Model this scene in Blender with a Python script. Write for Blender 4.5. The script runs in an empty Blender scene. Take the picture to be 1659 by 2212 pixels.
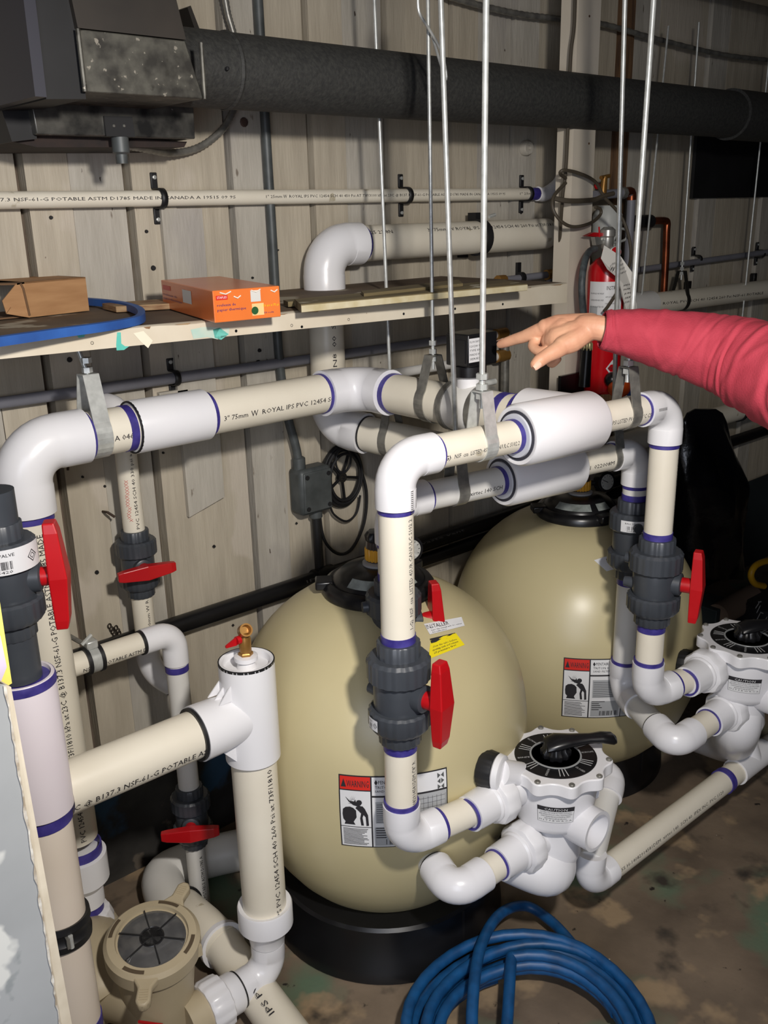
import bpy, bmesh, math, random
from mathutils import Vector, Matrix
R_ = random.Random(7)
# ------------------------------------------------------------------ camera, light, exposure
scn = bpy.context.scene
C = bpy.context.scene.collection
W, H, F = 1659.0, 2212.0, 2015.0
CX, CY = W / 2, H / 2
_dx = Vector((3270 - CX, 393 - CY, F)).normalized()
_dz = -Vector((975 - CX, 7300 - CY, F)).normalized()
_dx = (_dx - _dz * _dx.dot(_dz)).normalized()
_dy = _dz.cross(_dx)
CAM = Vector((0.0, -1.9639, 1.61))
cam = bpy.data.cameras.new('camera')
cam.sensor_fit = 'HORIZONTAL'; cam.sensor_width = 36.0; cam.lens = F / W * 36.0
cam.clip_start = 0.02
co = bpy.data.objects.new('camera', cam); C.objects.link(co)
right = Vector((_dx.x, _dy.x, _dz.x)); down = Vector((_dx.y, _dy.y, _dz.y)); fwd = Vector((_dx.z, _dy.z, _dz.z))
m = Matrix((right, -down, -fwd)).transposed().to_4x4(); m.translation = CAM
co.matrix_world = m
scn.camera = co
scn.view_settings.view_transform = 'Standard'
scn.view_settings.look = 'None'
scn.view_settings.gamma = 1.0
scn.view_settings.use_curve_mapping = False
scn.view_settings.exposure = 0.0

def light(name, kind, loc, energy, color, size=0.1, target=None, size_y=None):
    l = bpy.data.lights.new(name, kind); l.energy = energy; l.color = color
    if kind == 'AREA':
        l.size = size
        if size_y: l.shape = 'RECTANGLE'; l.size_y = size_y
    else: l.shadow_soft_size = size
    o = bpy.data.objects.new(name, l); C.objects.link(o); o.location = loc
    if target: o.rotation_euler = (Vector(target) - Vector(loc)).to_track_quat('-Z', 'Y').to_euler()
    return o
lp = light('work_lamp', 'SPOT', (0.44, -1.97, 1.92), 122, (1.0, 0.95, 0.89), 0.05, (1.12, -.5, .98))
lp.data.spot_size = math.radians(112); lp.data.spot_blend = 1.0
light('cool_fill', 'AREA', (-0.9, -2.7, 1.5), 30, (0.82, 0.87, 1.0), 1.2, (0.8, -0.4, 0.5), 1.6)  # unseen area light added behind left as cool fill, lifts the under-shelf shade
w = bpy.data.worlds.new('world'); scn.world = w; w.use_nodes = True
w.node_tree.nodes['Background'].inputs[0].default_value = (0.55, 0.6, 0.7, 1)
w.node_tree.nodes['Background'].inputs[1].default_value = 0.05

# ------------------------------------------------------------------ pixel helpers (frame 1659 x 2212)
def ray(x, y): return right * ((x - CX) / F) + down * ((y - CY) / F) + fwd
def P(x, y, X=None, Y=None, Z=None, D=None):
    r = ray(x, y)
    if Y is not None: t = (Y - CAM.y) / r.y
    elif X is not None: t = (X - CAM.x) / r.x
    elif Z is not None: t = (Z - CAM.z) / r.z
    else: t = D
    return CAM + r * t

# ------------------------------------------------------------------ materials
def srgb(r, g, b):
    f = lambda c: (c / 255 / 12.92) if c / 255 <= .04045 else ((c / 255 + .055) / 1.055) ** 2.4
    return (f(r), f(g), f(b), 1.0)
MATS = {}
def mat(name, c1, c2=None, rough=0.5, metal=0.0, scale=8.0, stretch=(1, 1, 1), bump=0.0, bscale=None, spots=None, spot_scale=30, spot_th=0.62, alpha=None, coat=0.0, lo=.35, hi=.65, trans=0):
    if name in MATS: return MATS[name]
    mt = bpy.data.materials.new(name); mt.use_nodes = True
    nt = mt.node_tree; N = nt.nodes; L = nt.links; b = N['Principled BSDF']
    b.inputs['Roughness'].default_value = rough; b.inputs['Metallic'].default_value = metal
    if coat: b.inputs['Coat Weight'].default_value = coat; b.inputs['Coat Roughness'].default_value = .08
    if trans: b.inputs['Transmission Weight'].default_value = trans
    c1 = srgb(*c1); c2 = srgb(*c2) if c2 else c1
    tc = N.new('ShaderNodeTexCoord'); mp = N.new('ShaderNodeMapping'); mp.inputs['Scale'].default_value = stretch
    L.new(tc.outputs['Object'], mp.inputs[0])
    nz = N.new('ShaderNodeTexNoise'); nz.inputs['Scale'].default_value = scale; nz.inputs['Detail'].default_value = 6
    L.new(mp.outputs[0], nz.inputs['Vector'])
    cr = N.new('ShaderNodeValToRGB'); cr.color_ramp.elements[0].position = lo; cr.color_ramp.elements[1].position = hi
    cr.color_ramp.elements[0].color = c2; cr.color_ramp.elements[1].color = c1
    L.new(nz.outputs[0], cr.inputs[0]); out = cr.outputs[0]
    for k, sp in enumerate(spots or []):
        col, sc, th, st = sp[:4]; sw = sp[4] if len(sp) > 4 else .03
        m2 = N.new('ShaderNodeMapping'); m2.inputs['Scale'].default_value = st; m2.inputs['Location'].default_value = (k * 3.1, 1.7 * k, .5 * k)
        L.new(tc.outputs['Object'], m2.inputs[0])
        n2 = N.new('ShaderNodeTexNoise'); n2.inputs['Scale'].default_value = sc; n2.inputs['Detail'].default_value = 4
        L.new(m2.outputs[0], n2.inputs['Vector'])
        r2 = N.new('ShaderNodeValToRGB'); r2.color_ramp.elements[0].position = th; r2.color_ramp.elements[1].position = min(1, th + sw)
        L.new(n2.outputs[0], r2.inputs[0])
        mx = N.new('ShaderNodeMix'); mx.data_type = 'RGBA'
        L.new(r2.outputs[0], mx.inputs[0]); L.new(out, mx.inputs[6]); mx.inputs[7].default_value = srgb(*col)
        out = mx.outputs[2]
    L.new(out, b.inputs['Base Color'])
    if bump:
        n3 = N.new('ShaderNodeTexNoise'); n3.inputs['Scale'].default_value = bscale or scale * 3; n3.inputs['Detail'].default_value = 5
        L.new(mp.outputs[0], n3.inputs['Vector'])
        bp = N.new('ShaderNodeBump'); bp.inputs['Strength'].default_value = bump; bp.inputs['Distance'].default_value = .004
        L.new(n3.outputs[0], bp.inputs['Height']); L.new(bp.outputs[0], b.inputs['Normal'])
    MATS[name] = mt; return mt
CREAM = mat('cream_pvc_pipe', (232, 225, 208), (224, 216, 198), .35, scale=6, spots=[((186, 176, 152), 14, .70, (1, 1, 1))])
WHITE = mat('white_pvc_fitting', (232, 231, 232), (226, 225, 228), .28, scale=5)
WPIPE = mat('white_pvc_pipe', (228, 226, 222), (218, 216, 210), .33, scale=6)
PURP = mat('purple_primer', (50, 42, 118), (72, 64, 142), .45, scale=40)
DGREY = mat('dark_grey_pvc', (66, 70, 76), (58, 62, 68), .38, scale=10)
RED = mat('red_plastic', (190, 18, 26), (176, 14, 22), .35, scale=8)
INK = mat('black_print', (38, 36, 40), None, .6)
INKG = mat('grey_print', (96, 94, 92), None, .6)
STEEL = mat('galvanised_steel', (208, 210, 206), (184, 186, 182), .34, .4, scale=60)
STEELD = mat('dull_steel', (150, 148, 140), (116, 114, 110), .4, .5, scale=40)
BLACKR = mat('black_rubber', (22, 22, 24), (28, 28, 30), .5)
BLACKP = mat('black_plastic', (18, 18, 20), (24, 24, 26), .3)
BPIPE = mat('black_abs_pipe', (22, 22, 24), (16, 16, 18), .32)
WOODP = mat('painted_wood', (188, 178, 159), (172, 162, 144), .62, scale=5, stretch=(6, 6, .7), bump=.35, bscale=22,
            spots=[((150, 136, 116), 30, .76, (1.6, 1.6, .4)), ((190, 180, 164), 3.2, .6, (1, 1, .6)), ((90, 72, 58), 60, .775, (1.2, 1.2, .8))])
WOODL = mat('painted_wood_worn', (186, 180, 168), (170, 164, 152), .62, scale=5, stretch=(5, 5, .8), bump=.4, bscale=22,
            spots=[((124, 114, 102), 24, .70, (1.6, 1.6, .4)), ((166, 160, 152), 5, .58, (1, 1, .5), .10), ((78, 66, 58), 44, .725, (1.2, 1.2, .5))])
GROOVE = mat('groove_wood', (112, 98, 84), (84, 72, 62), .8, scale=14, stretch=(4, 4, .6))
BARE = mat('bare_wood', (122, 92, 62), (84, 62, 44), .75, scale=12, stretch=(5, 5, .6), bump=.3)
FLOORM = mat('stained_concrete', (136, 119, 100), (92, 80, 68), .55, scale=5.5, bump=.35, bscale=26, lo=.25, hi=.75,
             spots=[((98, 116, 94), 3.0, .55, (1, 1, 1), .09), ((156, 134, 106), 6.5, .57, (1, 1, 1), .08), ((62, 56, 50), 8, .58, (1, 1, 1), .12), ((44, 38, 34), 24, .68, (1, 1, 1), .04), ((190, 184, 172), 60, .755, (1, 1, 1), .02)])
CONCD = mat('dark_painted_concrete', (66, 64, 60), (40, 38, 36), .75, scale=7, bump=.6, spots=[((48, 78, 104), 6, .54, (1, 1, 1), .06), ((96, 88, 78), 14, .64, (1, 1, 1), .05)])
TANK = mat('beige_tank_shell', (196, 184, 144), (190, 178, 138), .34, scale=3, spots=[((220, 212, 186), 60, .78, (1, 1, 1))])
DUCT = mat('grey_duct_wrap', (56, 56, 53), (42, 42, 41), .7, scale=120, bump=.3, bscale=200)
DUCTD = mat('old_galvanised', (96, 94, 86), (56, 54, 50), .5, .35, scale=34, spots=[((150, 144, 132), 70, .64, (1, 1, 1)), ((54, 52, 46), 14, .6, (1, 1, 1))])
DARKM = mat('dark_brown_sheet', (58, 52, 46), (46, 42, 38), .6, .2, scale=6)
BLKM = mat('black_sheet', (26, 26, 28), (18, 18, 20), .6)
CEIL = mat('dark_ceiling', (62, 56, 50), (40, 36, 34), .9, scale=4)
LBL = mat('white_label', (226, 226, 226), (218, 218, 220), .4)
REDL = mat('red_label', (206, 44, 34), None, .4)
YEL = mat('yellow_label', (236, 216, 30), None, .4)
BLUEH = mat('blue_hose', (22, 84, 138), (16, 66, 112), .45, scale=30)
BELT = mat('blue_belt', (44, 94, 168), (34, 74, 140), .6, scale=14)
CARD = mat('cardboard', (176, 134, 92), (160, 118, 78), .8, scale=10, stretch=(1, 1, 6))
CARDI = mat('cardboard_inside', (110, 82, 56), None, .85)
ORAN = mat('orange_carton', (226, 122, 58), (216, 108, 48), .25, scale=5)
BRASS = mat('brass', (176, 132, 70), (150, 108, 54), .38, .6, scale=20)
COPP = mat('copper', (160, 88, 56), (110, 58, 40), .35, .9, scale=14)
SKIN = mat('skin', (224, 172, 138), (206, 148, 118), .5, scale=18, bump=.12, bscale=120)
NAILM = mat('nail', (232, 188, 164), None, .3)
SHIRT = mat('red_cotton', (186, 62, 78), (170, 50, 66), .85, scale=16, bump=.25, bscale=300)
PUMPB = mat('beige_pump_plastic', (190, 176, 148), (178, 164, 136), .5, scale=6)
GREYB = mat('grey_painted_board', (160, 162, 162), (146, 148, 148), .55, scale=5, spots=[((140, 144, 144), 14, .66, (1, 1, 1)), ((206, 206, 200), 9, .63, (1, 1, 1))])
CREAMP = mat('cream_trim', (214, 204, 184), (190, 178, 156), .6, scale=18)
PLY = mat('plywood_edge', (166, 140, 104), (120, 84, 56), .8, scale=20, stretch=(1, 1, 8))
OLIVE = mat('olive_board', (126, 112, 78), (98, 86, 60), .75, scale=8, stretch=(.7, 6, 6), spots=[((206, 200, 180), 9, .66, (1, 3, 3))])
SHELFT = mat('shelf_top', (112, 94, 74), (84, 68, 54), .8, scale=6, spots=[((170, 160, 142), 7, .62, (1, 1, 1))])
SHELFF = mat('shelf_front_paint', (216, 206, 186), (204, 192, 170), .55, scale=8, spots=[((70, 176, 160), 7.5, .755, (1, 1, .6)), ((120, 84, 60), 34, .72, (1, 1, 1))])
CONDM = mat('grey_conduit', (84, 88, 88), (66, 70, 70), .5, .2, scale=20)
GREYP = mat('grey_pipe_small', (132, 132, 140), (118, 118, 126), .5)
BAG = mat('black_bin_bag', (12, 12, 16), None, .2, scale=7, bump=1.0, bscale=16)
YHOSE = mat('yellow_hose', (200, 150, 20), None, .5)
CLEARD = mat('smoky_clear_lid', (98, 98, 98), (70, 70, 72), .16, scale=14, coat=.5)
AMBER = mat('amber_band', (214, 156, 44), None, .5)
TEALD = mat('teal_black_paint', (34, 46, 48), (24, 32, 34), .75, scale=4)
GLASS = mat('clear_plastic', (120, 116, 112), None, .12, scale=5, trans=.5)
DIAL = mat('dial_face', (220, 220, 214), None, .4)
TAPE = mat('masking_tape', (232, 222, 200), None, .7)
CABLE = mat('brown_grey_cable', (74, 66, 54), None, .6)

# ------------------------------------------------------------------ mesh collecting
class G:
    def __init__(s): s.v = []; s.f = []; s.mi = []; s.m = 0
    def add(s, vs, fs):
        b = len(s.v); s.v += [Vector(v) for v in vs]
        for f in fs: s.f.append([b + i for i in f]); s.mi.append(s.m)
        return s
    def mm(s, i): s.m = i; return s
    def frame(s, d):
        d = Vector(d).normalized(); a = Vector((0, 0, 1)) if abs(d.z) < .9 else Vector((1, 0, 0))
        u = d.cross(a).normalized(); return u, d.cross(u).normalized()
    def tube(s, pts, r, seg=24, cap=True, closed=False, hollow=0):
        pts = [Vector(p) for p in pts]; n = len(pts)
        rs = r if isinstance(r, (list, tuple)) else [r] * n
        tan = []
        for i in range(n):
            if closed: t = pts[(i + 1) % n] - pts[i - 1]
            elif i == 0: t = pts[1] - pts[0]
            elif i == n - 1: t = pts[-1] - pts[-2]
            else: t = (pts[i + 1] - pts[i]).normalized() + (pts[i] - pts[i - 1]).normalized()
            if t.length < 1e-9: t = tan[-1] if tan else Vector((0, 0, 1))
            tan.append(t.normalized())
        u, _ = s.frame(tan[0]); vs = []
        for i in range(n):
            t = tan[i]; u = (u - t * u.dot(t))
            if u.length < 1e-6: u, _ = s.frame(t)
            u.normalize(); v = t.cross(u)
            for k in range(seg):
                a = 2 * math.pi * k / seg
                vs.append(pts[i] + (u * math.cos(a) + v * math.sin(a)) * rs[i])
        fs = []
        for i in range(n if closed else n - 1):
            j = (i + 1) % n
            for k in range(seg):
                k2 = (k + 1) % seg
                fs.append([i * seg + k, i * seg + k2, j * seg + k2, j * seg + k])
        if cap and not closed:
            fs.append(list(range(seg))[::-1]); fs.append([(n - 1) * seg + k for k in range(seg)])
        return s.add(vs, fs)
    def lathe(s, prof, o, axis=(0, 0, 1), seg=32, rib=0, ribd=0.04, up=None, half=None):
        """prof: (r, h) along axis from o"""
        o = Vector(o); ax = Vector(axis).normalized()
        if up is not None: u = (Vector(up) - ax * Vector(up).dot(ax)).normalized(); v = ax.cross(u)
        else: u, v = s.frame(ax)
        if rib: seg = rib * 4
        vs = []
        for r, h in prof:
            for k in range(seg):
                a = 2 * math.pi * k / seg
                q = r * (1 - ribd) if (rib and (k % 4) in (2, 3)) else r
                vs.append(o + ax * h + (u * math.cos(a) + v * math.sin(a)) * q)
        fs = []
        for i in range(len(prof) - 1):
            for k in range(seg):
                k2 = (k + 1) % seg; fs.append([i * seg + k, i * seg + k2, (i + 1) * seg + k2, (i + 1) * seg + k])
        cl_ = prof[0] == prof[-1]
        if prof[0][0] > 1e-5 and not cl_: fs.append(list(range(seg))[::-1])
        if prof[-1][0] > 1e-5 and not cl_: fs.append([(len(prof) - 1) * seg + k for k in range(seg)])
        return s.add(vs, fs)
    def box(s, lo, hi):
        x0, y0, z0 = lo; x1, y1, z1 = hi
        vs = [(x0, y0, z0), (x1, y0, z0), (x1, y1, z0), (x0, y1, z0), (x0, y0, z1), (x1, y0, z1), (x1, y1, z1), (x0, y1, z1)]
        return s.add(vs, [[0, 3, 2, 1], [4, 5, 6, 7], [0, 1, 5, 4], [1, 2, 6, 5], [2, 3, 7, 6], [3, 0, 4, 7]])
    def obox(s, c, u, v, w):
        """oriented box: centre and three half vectors"""
        c, u, v, w = Vector(c), Vector(u), Vector(v), Vector(w); vs = []
        for k in (-1, 1):
            for (i, j) in ((-1, -1), (1, -1), (1, 1), (-1, 1)): vs.append(c + u * i + v * j + w * k)
        return s.add(vs, [[0, 3, 2, 1], [4, 5, 6, 7], [0, 1, 5, 4], [1, 2, 6, 5], [2, 3, 7, 6], [3, 0, 4, 7]])
    def prism(s, poly, d):
        d = Vector(d); n = len(poly); vs = [Vector(p) for p in poly] + [Vector(p) + d for p in poly]
        fs = [list(range(n))[::-1], [n + i for i in range(n)]]
        for i in range(n): j = (i + 1) % n; fs.append([i, j, n + j, n + i])
        return s.add(vs, fs)
    def ball(s, c, r, seg=16, sc=(1, 1, 1)):
        c = Vector(c); vs = []; n = seg // 2
        for i in range(1, n):
            for k in range(seg):
                a = math.pi * i / n; b = 2 * math.pi * k / seg
                vs.append(c + Vector((math.sin(a) * math.cos(b) * sc[0], math.sin(a) * math.sin(b) * sc[1], math.cos(a) * sc[2])) * r)
        vs += [c + Vector((0, 0, r * sc[2])), c - Vector((0, 0, r * sc[2]))]; fs = []
        for i in range(n - 2):
            for k in range(seg): k2 = (k + 1) % seg; fs.append([i * seg + k, (i + 1) * seg + k, (i + 1) * seg + k2, i * seg + k2])
        t = len(vs) - 2
        for k in range(seg): k2 = (k + 1) % seg; fs.append([t, k, k2]); fs.append([t + 1, (n - 2) * seg + k2, (n - 2) * seg + k])
        return s.add(vs, fs)
ORG = {}
def thing(name, label, cat, loc, group=None):
    o = bpy.data.objects.new(name, None); C.objects.link(o); o.location = loc
    o.empty_display_size = .05
    o['label'] = label; o['category'] = cat
    if group: o['group'] = group
    ORG[o.name] = Vector(loc); return o
def part(name, g, mats, parent=None, label=None, smooth=True, angle=38, bevel=0):
    org = ORG[parent.name] if parent is not None else Vector((0, 0, 0))
    me = bpy.data.meshes.new(name)
    me.from_pydata([tuple(v - org) for v in g.v], [], g.f)
    if not isinstance(mats, (list, tuple)): mats = [mats]
    for mt in mats: me.materials.append(mt)
    me.polygons.foreach_set('material_index', g.mi)
    me.validate(); me.update()
    if smooth:
        me.polygons.foreach_set('use_smooth', [True] * len(me.polygons)); me.set_sharp_from_angle(angle=math.radians(angle))
    o = bpy.data.objects.new(name, me); C.objects.link(o)
    if parent is not None: o.parent = parent
    ORG[o.name] = org
    if label: o['label'] = label
    if bevel:
        b = o.modifiers.new('bevel', 'BEVEL'); b.width = bevel; b.segments = 2; b.limit_method = 'ANGLE'
    return o
def solo(name, g, mats, label, cat, group=None, smooth=True, bevel=0, kind=None, angle=38):
    """a thing that is a single mesh, origin at its base"""
    lo = Vector((min(v.x for v in g.v), min(v.y for v in g.v), min(v.z for v in g.v)))
    hi = Vector((max(v.x for v in g.v), max(v.y for v in g.v), max(v.z for v in g.v)))
    b = Vector(((lo.x + hi.x) / 2, (lo.y + hi.y) / 2, lo.z))
    g.v = [v - b for v in g.v]
    o = part(name, g, mats, None, None, smooth, angle, bevel); o.location = b; ORG[o.name] = b
    o['label'] = label; o['category'] = cat
    if group: o['group'] = group
    if kind: o['kind'] = kind
    return o
def struct(name, g, mats, parent=None, smooth=False):
    o = part(name, g, mats, parent, None, smooth)
    if parent is None: o['kind'] = 'structure'
    return o
_TC = {}
def text_geo(s):
    if s in _TC: return _TC[s]
    cu = bpy.data.curves.new('t', 'FONT'); cu.body = s; cu.size = 1.0; cu.resolution_u = 1
    ob = bpy.data.objects.new('t', cu); me = ob.to_mesh()
    vs = [(v.co.x, v.co.y) for v in me.vertices]; fs = [list(p.vertices) for p in me.polygons]
    ob.to_mesh_clear(); bpy.data.objects.remove(ob); bpy.data.curves.remove(cu)
    x0 = min(v[0] for v in vs); x1 = max(v[0] for v in vs)
    _TC[s] = ([((x - x0) / (x1 - x0), y / .7) for x, y in vs], fs, (x1 - x0) / .7); return _TC[s]
def text_on(g, s, fn, bold=False):
    """fn(u in 0..1, v in cap heights) -> point"""
    vs, fs, _ = text_geo(s); return g.add([fn(u, v) for u, v in vs], fs)
def pipe_text(parent, s, A, B, r, n, h, ink=None, lift=.0010, phi=0):
    """text running from A to B (points on the pipe axis), facing n, cap height h"""
    A, B = Vector(A), Vector(B); d = (B - A); Lg = d.length; d.normalize()
    n = Vector(n); n = (n - d * n.dot(d)).normalized(); up = n.cross(d); g = G(); rr = r + lift
    def fn(u, v):
        a = phi + (v * h - h / 2) / rr
        return A + d * (u * Lg) + (n * math.cos(a) + up * math.sin(a)) * rr
    text_on(g, s, fn)
    return part('printing', g, ink or INK, parent, smooth=False)
def flat_text(g, s, o, du, dv, h, L=None):
    o, du, dv = Vector(o), Vector(du).normalized(), Vector(dv).normalized()
    _, _, ar = text_geo(s); L = L or ar * h
    return text_on(g, s, lambda u, v: o + du * (u * L) + dv * (v * h))
def ring(c, d, r, w, t=.0012):
    d = Vector(d).normalized(); g = G(); c = Vector(c)
    g.lathe([(r - .002, -w / 2), (r + t, -w / 2), (r + t, w / 2), (r - .002, w / 2), (r - .002, -w / 2)], c, d, 32); return g
def arc(c, a, b, r, n=10, t0=0, t1=math.pi / 2):
    """quarter arc from c + a*r to c + b*r"""
    c, a, b = Vector(c), Vector(a), Vector(b)
    return [c + (a * math.cos(t0 + (t1 - t0) * i / n) + b * math.sin(t0 + (t1 - t0) * i / n)) * r for i in range(n + 1)]
def elbow_geo(c, d1, d2, R, s=1.0):
    """corner point c, arms towards d1 and d2, pipe radius R"""
    c, d1, d2 = Vector(c), Vector(d1).normalized(), Vector(d2).normalized()
    ro = R * 1.17; br = R * 1.55; arm = R * 2.75 * s; g = G()
    cc = c + (d1 + d2) * br
    sk = max(arm - R * 1.15, br + .0015); pts = [c + d1 * arm, c + d1 * sk]; rs = [ro, ro * 1.0]
    for p in arc(cc, -d2, -d1, br, 10): pts.append(p); rs.append(ro * .985)
    pts += [c + d2 * sk, c + d2 * arm]; rs += [ro, ro]
    g.tube(pts, rs, 32, cap=True); return g, arm
def tee_geo(c, run, br, R, run_len, br_len, sr=1.17):
    c, run, br = Vector(c), Vector(run).normalized(), Vector(br).normalized(); g = G(); ro = R * sr
    g.tube([c - run * run_len, c - run * run_len * .55, c + run * run_len * .55, c + run * run_len], [ro, ro * .97, ro * .97, ro], 36)
    g.tube([c, c + br * br_len * .55, c + br * br_len], [ro * .97, ro * .97, ro], 36); return g
X1, Y1, Z1 = Vector((1, 0, 0)), Vector((0, 1, 0)), Vector((0, 0, 1))
R3, R2, R15, R1 = .04445, .03015, .02415, .0167
FACE = Vector((-.6, -1, .25))
# ------------------------------------------------------------------ the setting
g = G().box((-1.6, -3.4, -.12), (6.2, .3, 0)); floor = struct('floor', g, FLOORM)
g = G().box((-1.6, -3.4, 2.62), (6.2, .3, 2.7)); ceil = struct('ceiling', g, CEIL)
g = G().box((-1.6, .035, 0), (6.2, .16, 2.62)); wall = struct('wall_back', g, GROOVE)
g = G().box((-1.6, -3.5, 0), (6.2, -3.4, 2.62)); struct('wall_front', g, CEIL)
g = G().box((-1.7, -3.4, 0), (-1.6, .3, 2.62)); struct('wall_left', g, CEIL)
g = G().box((6.2, -3.4, 0), (6.3, .3, 2.62)); struct('wall_right', g, CEIL)
# concrete footing below the planks
g = G().box((-1.6, -.012, 0), (6.2, .034, .26)); struct('concrete_footing', g, CONCD, wall)
# planks: pairs of boards with a thin joint, a wide dark groove between the pairs
edges = [-.30, -.06, .165, .39, .575, .757, .986, 1.245, 1.481, 1.73, 1.969, 2.221, 2.47, 2.72]
for i in range(len(edges) - 1):
    a, b = edges[i], edges[i + 1]; gw = .017 + R_.uniform(-.003, .003)
    mid = a + (b - a) * R_.uniform(.42, .48)
    for (x0, x1) in ((a + gw / 2, mid - .0012), (mid + .0012, b - gw / 2)):
        pr = R_.uniform(0, .005) if x0 < mid - .01 else R_.uniform(-.003, .001)
        zb = .262 + R_.uniform(-.004, .02); g = G()
        g = G().box((x0, -pr, zb), (x1, .034, 2.6))
        struct('plank', g, WOODP if R_.random() < .6 else WOODL, wall)
# an extra patch board nailed over the joint, ending with a slanted foot
g = G().prism([(1.052, -.006, .905), (1.155, -.006, .935), (1.155, -.006, 1.62), (1.052, -.006, 1.62)], (0, -.012, 0)); struct('patch_board', g, WOODL, wall)
# right-hand bays beyond the post: recessed studs, boards and a dark board
xs = 2.80
k = 0
while xs < 6.0:
    wd = (.16, .11, .20, .13, .18)[k % 5]
    top = 2.6
    g = G().box((xs, .004 + .006 * (k % 3), .262), (xs + wd - .012, .034, top)); struct('plank', g, WOODP if k % 3 else WOODL, wall); xs += wd; k += 1
g = G().box((2.735, -.02, .262), (2.775, .034, 2.6)); struct('stud', g, BARE, wall)
g = G().box((3.20, -.012, 1.62), (4.6, .0, 1.95)); struct('dark_panel', g, BLKM, wall)
g = G().box((3.0, -.02, 0), (6.2, -.013, .42)); struct('dark_wainscot', g, TEALD, wall)
# holes, knots and nails in the planks
def wall_dot(x, y, r, name='nail_hole', mt=None, d=.004):
    p = P(x, y, Y=-.006); g = G().lathe([(0, -d), (r * .8, -d), (r, 0)], p, Y1, 10); return struct(name, g, mt or BLKM, wall, True)
for x, y, r in ((110, 470, .004), (316, 500, .004), (331, 579, .006), (110, 745, .006), (150, 777, .006), (188, 797, .003), (558, 785, .009), (560, 757, .005), (373, 775, .003), (352, 978, .003), (398, 950, .003), (209, 1236, .005), (226, 1050, .003), (178, 1030, .003), (1125, 460, .003), (1200, 705, .004), (545, 600, .003), (600, 540, .002), (1150, 860, .004), (1250, 340, .003), (503, 1350, .003), (640, 1130, .003), (520, 1300, .003), (462, 1180, .004)):
    wall_dot(x, y, r)
wall_dot(527, 264, .011, 'knot', mat('knot_wood', (92, 70, 60), (60, 44, 40), .7, scale=30))
p = P(1133, 320, Y=-.004); g = G().lathe([(0, -.012), (.006, -.012), (.007, -.020), (.017, -.020), (.021, -.014), (.022, 0)], p, Y1, 24)
o = solo('round_cap', g, WOODL, 'round cream paint-covered cap on the back wall, under the duct', 'cap')
# white timber post
g = G().box((2.128, -.30, 0), (2.222, -.245, 2.62)); post = struct('post', g, mat('post_paint', (214, 204, 188), (204, 194, 176), .5, scale=4, spots=[((150, 128, 100), 60, .76, (1, 1, 1))]))
for x, y in ((1273, 35), (1272, 310), (1274, 180)):
    g = G().lathe([(0, -.001), (.003, -.001), (.003, .001)], P(x, y, Y=-.3), Y1, 8); struct('nail_head', g, BARE, post)
# beams of the ceiling (upper right)
g = G().box((2.0, -.36, 2.235), (6.2, -.16, 2.30)); struct('trim_1', g, CREAMP)
g = G().box((-1.6, -.30, 2.42), (2.05, -.20, 2.52)); struct('trim_2', g, CREAMP)
for i, x in enumerate((-.9, -.2, .5, 1.2, 1.9, 2.6, 3.3, 4.0, 4.7, 5.4)):
    g = G().box((x, -3.3, 2.47), (x + .05, .03, 2.62)); struct('joist', g, BARE if i % 2 else CEIL, ceil)
# ------------------------------------------------------------------ duct, hood and conduits
ZD, YD = 1.866, -.30
t = thing('insulated_duct', 'long dark grey round duct running along the top of the wall', 'duct', (1.2, YD, ZD - .085))
rd = .0675
g = G().tube([(.93, YD, ZD), (1.16, YD, ZD), (2.9, YD, ZD)], rd, 40); part('duct_tube', g, DUCT, t)
g = G().tube([(2.9, YD, ZD), (2.93, YD, ZD), (5.6, YD, ZD - .01)], [rd * 1.12, rd * 1.1, rd * 1.1], 40); part('duct_tube', g, DUCT, t)
g = G().tube([(1.055, YD, ZD), (1.06, YD, ZD), (1.065, YD, ZD)], [rd + .001, rd + .003, rd + .001], 40); part('seam_bead', g, DUCT, t)
for x in (1.225,):
    g = G().ball(P(491, 148, Y=-.375), .004, 8); part('screw', g, BLKM, t)
t = thing('hood_box', 'dark sheet-metal transition box at the left end of the duct', 'duct box', (.85, -.3, 1.77))
def quad_prism(px, Y, d, extra=None): return [P(x, y, Y=Y) for x, y in px]
f0 = quad_prism([(170, 62), (405, 90), (446, 216), (178, 196)], -.42, 0)
g = G(); fr = [P(168, 62, Y=-.43), P(400, 88, Y=-.43), P(440, 214, Y=-.43), P(184, 198, Y=-.43)]
g.prism(fr, (0, .30, 0)); part('spotted_side', g, DUCTD, t, 'mottled galvanised side panel', bevel=.002)
tp = [P(140, 0, Y=-.43) + Vector((0, 0, .1)), P(380, 0, Y=-.43) + Vector((-.02, 0, .1)), P(402, 86, Y=-.432), P(168, 60, Y=-.432)]
g = G().prism(tp, (0, .28, 0)); part('brown_hood', g, DARKM, t)
g = G().prism([P(80, 0, Y=-.42) + Vector((0, 0, .12)), P(142, 0, Y=-.42) + Vector((0, 0, .12)), P(170, 62, Y=-.42), P(186, 214, Y=-.42), P(100, 214, Y=-.42)], (0, .3, 0)); part('black_side', g, BLKM, t)
g = G().prism([P(52, 0, Y=-.43) + Vector((0, 0, .12)), P(78, 0, Y=-.43) + Vector((0, 0, .12)), P(101, 210, Y=-.43), P(76, 208, Y=-.43)], (0, .3, 0)); part('flange_strip', g, mat('violet_grey_sheet', (46, 46, 56), None, .5), t)
for a, b in (((168, 62), (184, 198)), ((434, 92), (442, 214))):
    g = G().tube([P(*a, Y=-.434), P(*b, Y=-.434)], .004, 8); part('corner_bead', g, DUCTD, t)
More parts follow.
